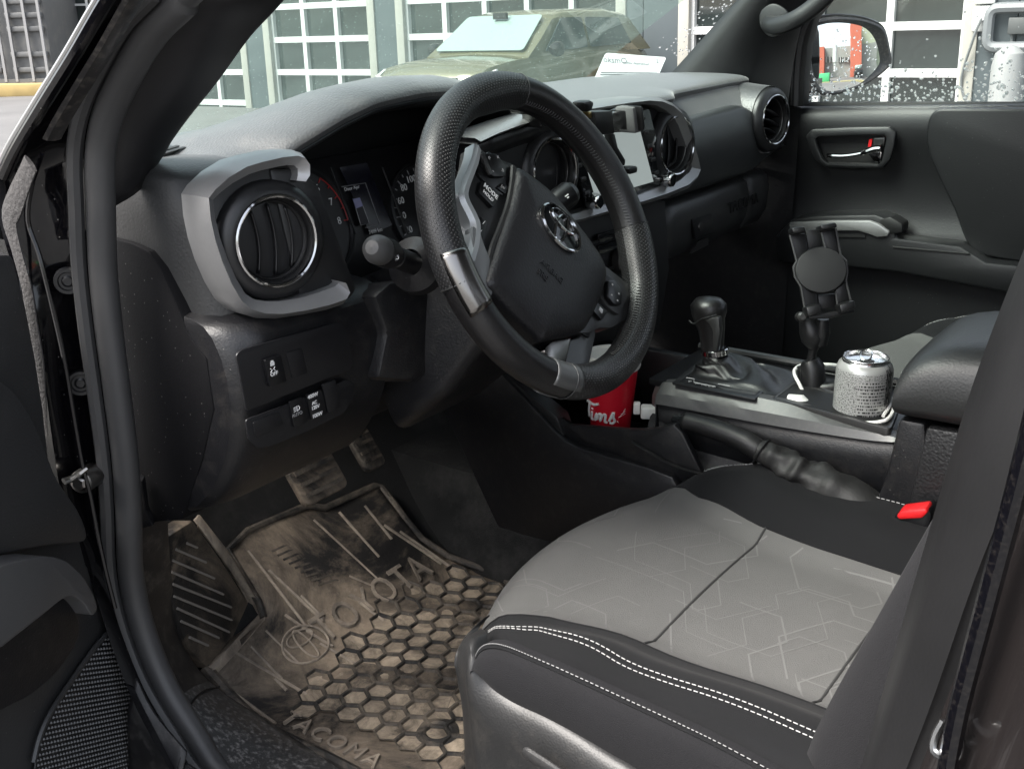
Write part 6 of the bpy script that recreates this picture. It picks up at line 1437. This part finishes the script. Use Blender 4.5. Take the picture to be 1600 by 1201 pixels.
# script lettering wrapped on the cup
vdir = nrm((CAM-cb0)*V(1, 1, 0)); a0 = math.atan2(vdir[1], vdir[0])
def oncup(u, z, off=.0004):
    r_ = .0290+(z+.110)/.106*.0110+off; a = a0+u/r_; return cb0+V(math.cos(a)*r_, math.sin(a)*r_, z)
lt = MB()
def stroke(pts, w=.0016):
    q = catmull([np.array((x, y, 0.)) for x, y in pts], 5); lt.tube([oncup(p[0], p[1]) for p in q], w, 6)
zb_ = -.084
for k, s in enumerate((
    [(-.026, .020), (-.020, .024), (-.010, .023), (-.004, .026)], [(-.016, .024), (-.019, .012), (-.020, .002), (-.024, .000)],
    [(-.0125, .012), (-.0135, .002), (-.011, .001)], [(-.012, .016), (-.0118, .017)],
    [(-.0085, .001), (-.0065, .011), (-.0060, .003), (-.0040, .011), (-.0015, .011), (-.0025, .002), (.0005, .011), (.0030, .011), (.0025, .002), (.005, .001)],
    [(.0065, .003), (.0105, .015), (.0105, .008), (.0120, .003), (.0095, .000), (.0070, .001)], [(.0150, .001), (.0152, .0012)])):
    stroke([(x*1.55-.012, zb_+y*1.15) for x, y in s], .0021)
lt.build('script_lettering', M['white'], cup)
ln = MB()
for k in range(3): ln.tube([oncup(.012+.004*k, -.075+.004*k), oncup(.024, -.071+.004*k)], .0004, 4)
ln.build('printed_lines', M['white'], cup)
# --------------------------------------------------------------- drink can
ct = U(1353, 558, x=-.045)
can = thing('drink_can', 'opened silver drink can with nutrition label in the cup holder', 'can', ct+V(0, 0, -.12))
M['alu'] = mat('brushed_aluminium', (.80, .80, .80), .22, metal=1)
def canmat():
    m = bpy.data.materials.new('can_print'); m.use_nodes = True; nt = m.node_tree; N = nt.nodes; L = nt.links; b = N['Principled BSDF']
    b.inputs['Roughness'].default_value = .28; b.inputs['Metallic'].default_value = .35
    tc = N.new('ShaderNodeTexCoord'); sp = N.new('ShaderNodeSeparateXYZ'); L.new(tc.outputs['UV'], sp.inputs[0])
    def math_(op, a, b_=None, c=None):
        n = N.new('ShaderNodeMath'); n.operation = op
        for i, x in enumerate((a, b_, c)):
            if x is None: continue
            if isinstance(x, (int, float)): n.inputs[i].default_value = x
            else: L.new(x, n.inputs[i])
        return n.outputs[0]
    u, v = sp.outputs[0], sp.outputs[1]
    row = math_('FLOOR', math_('MULTIPLY', v, 25)); fr = math_('FRACT', math_('MULTIPLY', v, 25))
    cx = N.new('ShaderNodeCombineXYZ'); L.new(math_('MULTIPLY', u, 170), cx.inputs[0]); L.new(math_('MULTIPLY', row, 7.31), cx.inputs[1])
    nz = N.new('ShaderNodeTexNoise'); nz.inputs['Scale'].default_value = 1.0; nz.inputs['Detail'].default_value = 1; L.new(cx.outputs[0], nz.inputs['Vector'])
    ink = math_('MULTIPLY', math_('GREATER_THAN', nz.outputs[0], .49), math_('MULTIPLY', math_('GREATER_THAN', fr, .25), math_('LESS_THAN', fr, .75)))
    inp = math_('MULTIPLY', math_('MULTIPLY', math_('GREATER_THAN', u, .475), math_('LESS_THAN', u, .63)), math_('LESS_THAN', v, .84))
    vo = N.new('ShaderNodeTexNoise'); vo.inputs['Scale'].default_value = 95; vo.inputs['Detail'].default_value = 3; L.new(tc.outputs['UV'], vo.inputs['Vector'])
    mot = math_('MULTIPLY', math_('GREATER_THAN', vo.outputs[0], .55), math_('LESS_THAN', v, .92))
    vb = math_('MULTIPLY', math_('GREATER_THAN', u, .64), math_('MULTIPLY', math_('LESS_THAN', u, .69), math_('GREATER_THAN', nz.outputs[0], .46)))
    mx = N.new('ShaderNodeMix'); mx.data_type = 'FLOAT'; L.new(inp, mx.inputs[0]); L.new(math_('MAXIMUM', math_('MULTIPLY', mot, .8), vb), mx.inputs[2]); L.new(ink, mx.inputs[3])
    c = N.new('ShaderNodeMix'); c.data_type = 'RGBA'; L.new(mx.outputs[0], c.inputs[0]); c.inputs[6].default_value = (.42, .42, .41, 1); c.inputs[7].default_value = (.02, .02, .02, 1)
    L.new(c.outputs[2], b.inputs['Base Color']); return m
KC = 1.07
prof = [(.0330, -.112), (.0331, -.10), (.0331, -.018), (.0326, -.013), (.0305, -.0075), (.0272, -.004)]
dirc = nrm((CAM-ct)*V(1, 1, 0)); ac = math.atan2(dirc[1], dirc[0]); rows = []; uv = []
for r_, z in prof:
    row = []
    for k in range(49):
        a = ac-math.pi+2*math.pi*k/48; row.append(ct+V(math.cos(a)*r_*KC, math.sin(a)*r_*KC, z)); uv.append((k/48, (z+.112)/.108))
    rows.append(row)
MB().loft(rows, closed=False, uv=uv).build('body', canmat(), can, angle=60)
MB().lathe([(r_*KC, z_) for r_, z_ in [(.0272, -.004), (.0262, -.002), (.0268, .0005), (.0262, .0015), (.0252, .0005), (.0248, -.004), (.0235, -.0048), (0, -.0040)]], ct, (0, 0, 1), 40).build('top', M['alu'], can, angle=40)
e_ = -dirc; f_ = V(-dirc[1], dirc[0], 0)
MB().prism([ct+f_*(-.010)+e_*(-.004)+f_*.0+(f_*math.cos(t)*.009+dirc*math.sin(t)*.006)+f_*.012+V(0, 0, -.0034) for t in np.linspace(0, 2*math.pi, 21)[:-1]], V(0, 0, .0006)).build('mouth', M['black'], can)
MB().tube([ct+e_*.006+(f_*math.cos(t)*.007+e_*math.sin(t)*.010)+V(0, 0, .001+.004*math.sin(t)) for t in np.linspace(0, 2*math.pi, 25)[:-1]], .0013, 6, closed=True).build('ring_pull', M['alu'], can)
def oncan(x, y, z):
    a = ac+.24+x/.0331; r_ = .0332*KC+z; return ct+V(math.cos(a)*r_, math.sin(a)*r_, -.0215+y)
text('INOSITOL', 'can_lettering', ct, V(1, 0, 0), V(0, 0, 1), .0062, M['dimwhite'], can, .0001, spacing=1.25, warp=oncan)
text('Supplemented Food Facts', 'can_lettering', ct, V(1, 0, 0), V(0, 0, 1), .0036, M['black'], can, .0001, warp=lambda x, y, z: oncan(x, y-.0095, z))
# --------------------------------------------------------------- tablet holder on its ball-joint arm
TO = U(1283, 422, x=.005); TN = nrm(V(-.80, -.52, .28)); 
th = thing('tablet_holder', 'black clamp holder with round pad on a ball joint arm in the cup holder', 'phone holder', U(1270, 630, x=-.03))
def tz(zx, zy, h=0): return UP(1180+.2913*zx, 330+.2913*zy, TO+TN*h, TN)
M['hold'] = mat('holder_plastic', (.006, .006, .0065), .40)
M['holdedge'] = mat('holder_edge', (.05, .05, .05), .35)
dsc = [tz(355+135*math.cos(t), 315+121*math.sin(t), .012) for t in np.linspace(0, 2*math.pi, 49)[:-1]]
MB().prism(dsc, -TN*.010).build('pad', mat('holder_pad', (.022, .022, .0225), .7), th, bevel=.0012)
dsc2 = [tz(355+147*math.cos(t), 317+128*math.sin(t), .002) for t in np.linspace(0, 2*math.pi, 49)[:-1]]
MB().prism(dsc2, -TN*.008).build('pad_back', M['hold'], th, bevel=.002)
def plate(pts, h, t, name, m_=None, bev=.0015): return MB().prism([tz(*p, h) for p in pts], -TN*t).build(name, m_ or M['hold'], th, bevel=bev)
plate([(186, 125), (270, 118), (285, 210), (225, 275)], .004, .008, 'arm'); plate([(352, 95), (432, 90), (458, 240), (375, 195)], .004, .008, 'arm')
plate([(270, 100), (355, 95), (362, 200), (285, 205)], -.004, .004, 'sliding_rail')
plate([(235, 385), (330, 430), (338, 520), (272, 548)], .004, .008, 'arm'); plate([(430, 420), (488, 375), (512, 478), (440, 500)], .004, .008, 'arm')
plate([(336, 450), (432, 440), (440, 520), (345, 528)], -.004, .004, 'sliding_rail')
for q in ([(195, 88), (268, 80), (276, 112), (204, 122)], [(346, 76), (436, 58), (444, 88), (360, 104)]): plate(q, .030, .030, 'hook', bev=.003)
for q in ([(272, 515), (350, 492), (362, 545), (285, 570)], [(450, 500), (535, 475), (540, 520), (462, 550)]): plate(q, .030, .030, 'hook', bev=.003)
plate([(285, 560), (530, 520), (536, 542), (400, 575), (290, 578)], .010, .012, 'bottom_bar')
for zz in ([(186, 128), (205, 200), (222, 268), (205, 300), (212, 350), (246, 405), (270, 545)], [(432, 92), (458, 236), (488, 265), (494, 330), (486, 372), (512, 476)], [(352, 98), (376, 196)], [(432, 432), (442, 505)]):
    MB().tube([tz(*p, .006) for p in zz], .0014, 6).build('edge_rib', M['holdedge'], th)
o = tz(248, 566, .0); MB().lathe([(0, .010), (.004, .010), (.0065, .007), (.0065, -.012)], o, TN, 16).build('tension_screw', M['silverdark'], th)
def ax_(px, py): return U(px, py, x=.005)
MB().tube([ax_(1262, 498), ax_(1268, 515), ax_(1272, 530), ax_(1275, 542)], [.012, .0165, .0165, .010], 16).build('ball_clamp', M['hold'], th)
MB().tube([ax_(1279, 497)+V(0, -.006, 0), ax_(1284, 520), ax_(1282, 538)], [.008, .011, .009], 12).build('clamp_side', M['hold'], th)
MB().tube([ax_(1274, 535), ax_(1269, 552), ax_(1267, 566)], [.008, .0055, .0065], 12).build('neck', M['hold'], th)
MB().tube([ax_(1266, 562), ax_(1269, 572), ax_(1271, 600), ax_(1272, 642)], [.012, .0165, .0170, .0165], 16).build('post', M['hold'], th)
MB().tube([ax_(1252, 572), ax_(1255, 590), ax_(1258, 608)], [.006, .007, .005], 10).build('post_wing', M['hold'], th)
MB().tube([ax_(1284, 608), ax_(1296, 608), ax_(1310, 606)], [.012, .0115, .012], 14).build('tightening_knob', M['plastic_smooth'], th)
o = ax_(1283, 607); MB().lathe([(.0125, -.002), (.0135, 0), (.0125, .002)], o, nrm(ax_(1296, 608)-o), 20).build('knob_ring', M['silverdark'], th)
# --------------------------------------------------------------- white charging cable and plug in the cup holder
cbl = thing('charging_cable', 'white charging cable looped round the can and holder in the cup holder', 'cable', U(1290, 640, x=-.06))
def cw(px, py, x): return U(px, py, x=x+.05)
MB().tube(catmull([cw(1275, 645, -.07), cw(1262, 625, -.075), cw(1249, 600, -.07), cw(1241, 583, -.055), cw(1246, 573, -.03), cw(1262, 569, .0), cw(1285, 569, .01), cw(1312, 572, .0), cw(1345, 590, .0), cw(1375, 605, -.03), cw(1392, 622, -.06), cw(1396, 640, -.10), cw(1386, 655, -.13), cw(1366, 660, -.138), cw(1345, 660, -.138)], 6), .0024, 8).build('lead', M['wplastic'], cbl)
MB().tube(catmull([cw(1388, 612, -.05), cw(1390, 632, -.09), cw(1380, 650, -.12)], 5), .0024, 8).build('lead', M['wplastic'], cbl)
MB().tube([cw(1296, 632, -.09), cw(1296, 648, -.09)], .004, 10).build('connector', M['wplastic'], cbl)
ebd = thing('white_plug', 'rounded white power plug lying in the cup holder under the cable', 'plug', cw(1240, 632, -.10))
MB().tube([cw(1231, 634, -.11), cw(1236, 628, -.11), cw(1250, 630, -.11), cw(1264, 640, -.11)], [.005, .011, .012, .009], 16).build('shell', M['wplastic'], ebd)
# --------------------------------------------------------------- phone holder clipped on the centre frame
ph = thing('phone_clamp', 'black phone clamp with steel rods clipped above the touch screen', 'phone holder', U(945, 200, y=.10))
YP = .098
def pp(zx, zy, y=YP): return U(800+.2*zx, 140+.2*zy, y=y)
def pz(pts, y, t, name, m_, bev=.002): return MB().prism([pp(*p, y) for p in pts], V(0, t, 0)).build(name, m_, ph, bevel=bev)
pz([(645, 175), (785, 165), (805, 345), (670, 360)], .095, .022, 'body', M['hold'])
for a in (188, 252, 325):
    MB().tube([pp(780, a, .104), pp(905, a-8, .104)], .0024, 10).build('rod', M['alu'], ph)
pz([(885, 165), (930, 145), (960, 335), (905, 320)], .090, .025, 'jaw', M['hold'])
pz([(945, 140), (1005, 128), (1030, 330), (968, 345)], .078, .030, 'jaw_pad', mat('grip_foam', (.10, .10, .10), .8, grain=500, gstr=.5, gtype='NOISE'), .004)
pz([(1005, 128), (1028, 135), (1046, 300), (1028, 332)], .070, .022, 'jaw_edge', M['hold'], .003)
pz([(560, 100), (620, 85), (648, 100), (630, 165), (600, 180), (570, 130)], .10, .02, 'release_lever', M['hold'], .004)
pz([(595, 180), (640, 170), (652, 235), (625, 225)], .10, .015, 'spring_plate', mat('brass', (.6, .45, .2), .3, metal=1), .002)
pz([(770, 345), (806, 345), (830, 450), (890, 550), (885, 600), (800, 480)], .112, .012, 'stem', M['hold'])
pz([(910, 620), (940, 600), (985, 598), (985, 650), (930, 665)], .10, .015, 'foot', M['hold'], .003)
pz([(80, 155), (180, 150), (205, 165), (205, 195), (85, 195)], .115, .02, 'clip_arm', M['hold'])
pz([(205, 160), (260, 175), (290, 210), (300, 285), (230, 305), (225, 210)], .112, .03, 'clip', M['hold'], .003)
# --------------------------------------------------------------- paper sheet against the windscreen
PO = U(985, 110, y=.47); PN = nrm(V(-.45, -.75, .48))
pc = [UP(*p, PO, PN) for p in [(946, 83), (1041, 90), (1022, 134), (922, 138)]]
pa_sheet = thing('paper_sheet', 'white paper notice standing at the foot of the windscreen', 'paper', (pc[2]+pc[3])/2)
M['paper'] = mat('paper', (.78, .80, .79), .7)
MB().prism(roundp(pc, .006, 3), PN*.0006).build('sheet', M['paper'], pa_sheet)
u_ = nrm(pc[1]-pc[0]); v_ = nrm(pc[0]-pc[3]); M['ink'] = mat('faded_ink', (.25, .27, .27), .8)
def pq(a, b): return lerp(lerp(pc[0], pc[1], a), lerp(pc[3], pc[2], a), b)+PN*.0012
hgt = np.linalg.norm(pc[0]-pc[3])
text('oksmO', 'printed_heading', pq(.20, .20), u_, v_, hgt*.20, M['ink'], pa_sheet, .0001)
text('Authorized vehicle'[::-1], 'printed_line', pq(.55, .26), u_, v_, hgt*.09, M['ink'], pa_sheet, .0001)
text('21', 'printed_mark', pq(.90, .16), u_, v_, hgt*.14, M['ink'], pa_sheet, .0001)
for b, a0_, a1_ in ((.56, .06, .96), (.62, .06, .8), (.74, .06, .96)):
    MB().tube([pq(a0_, b), pq(a1_, b)], .0008, 4).build('printed_rule', M['ink'], pa_sheet)
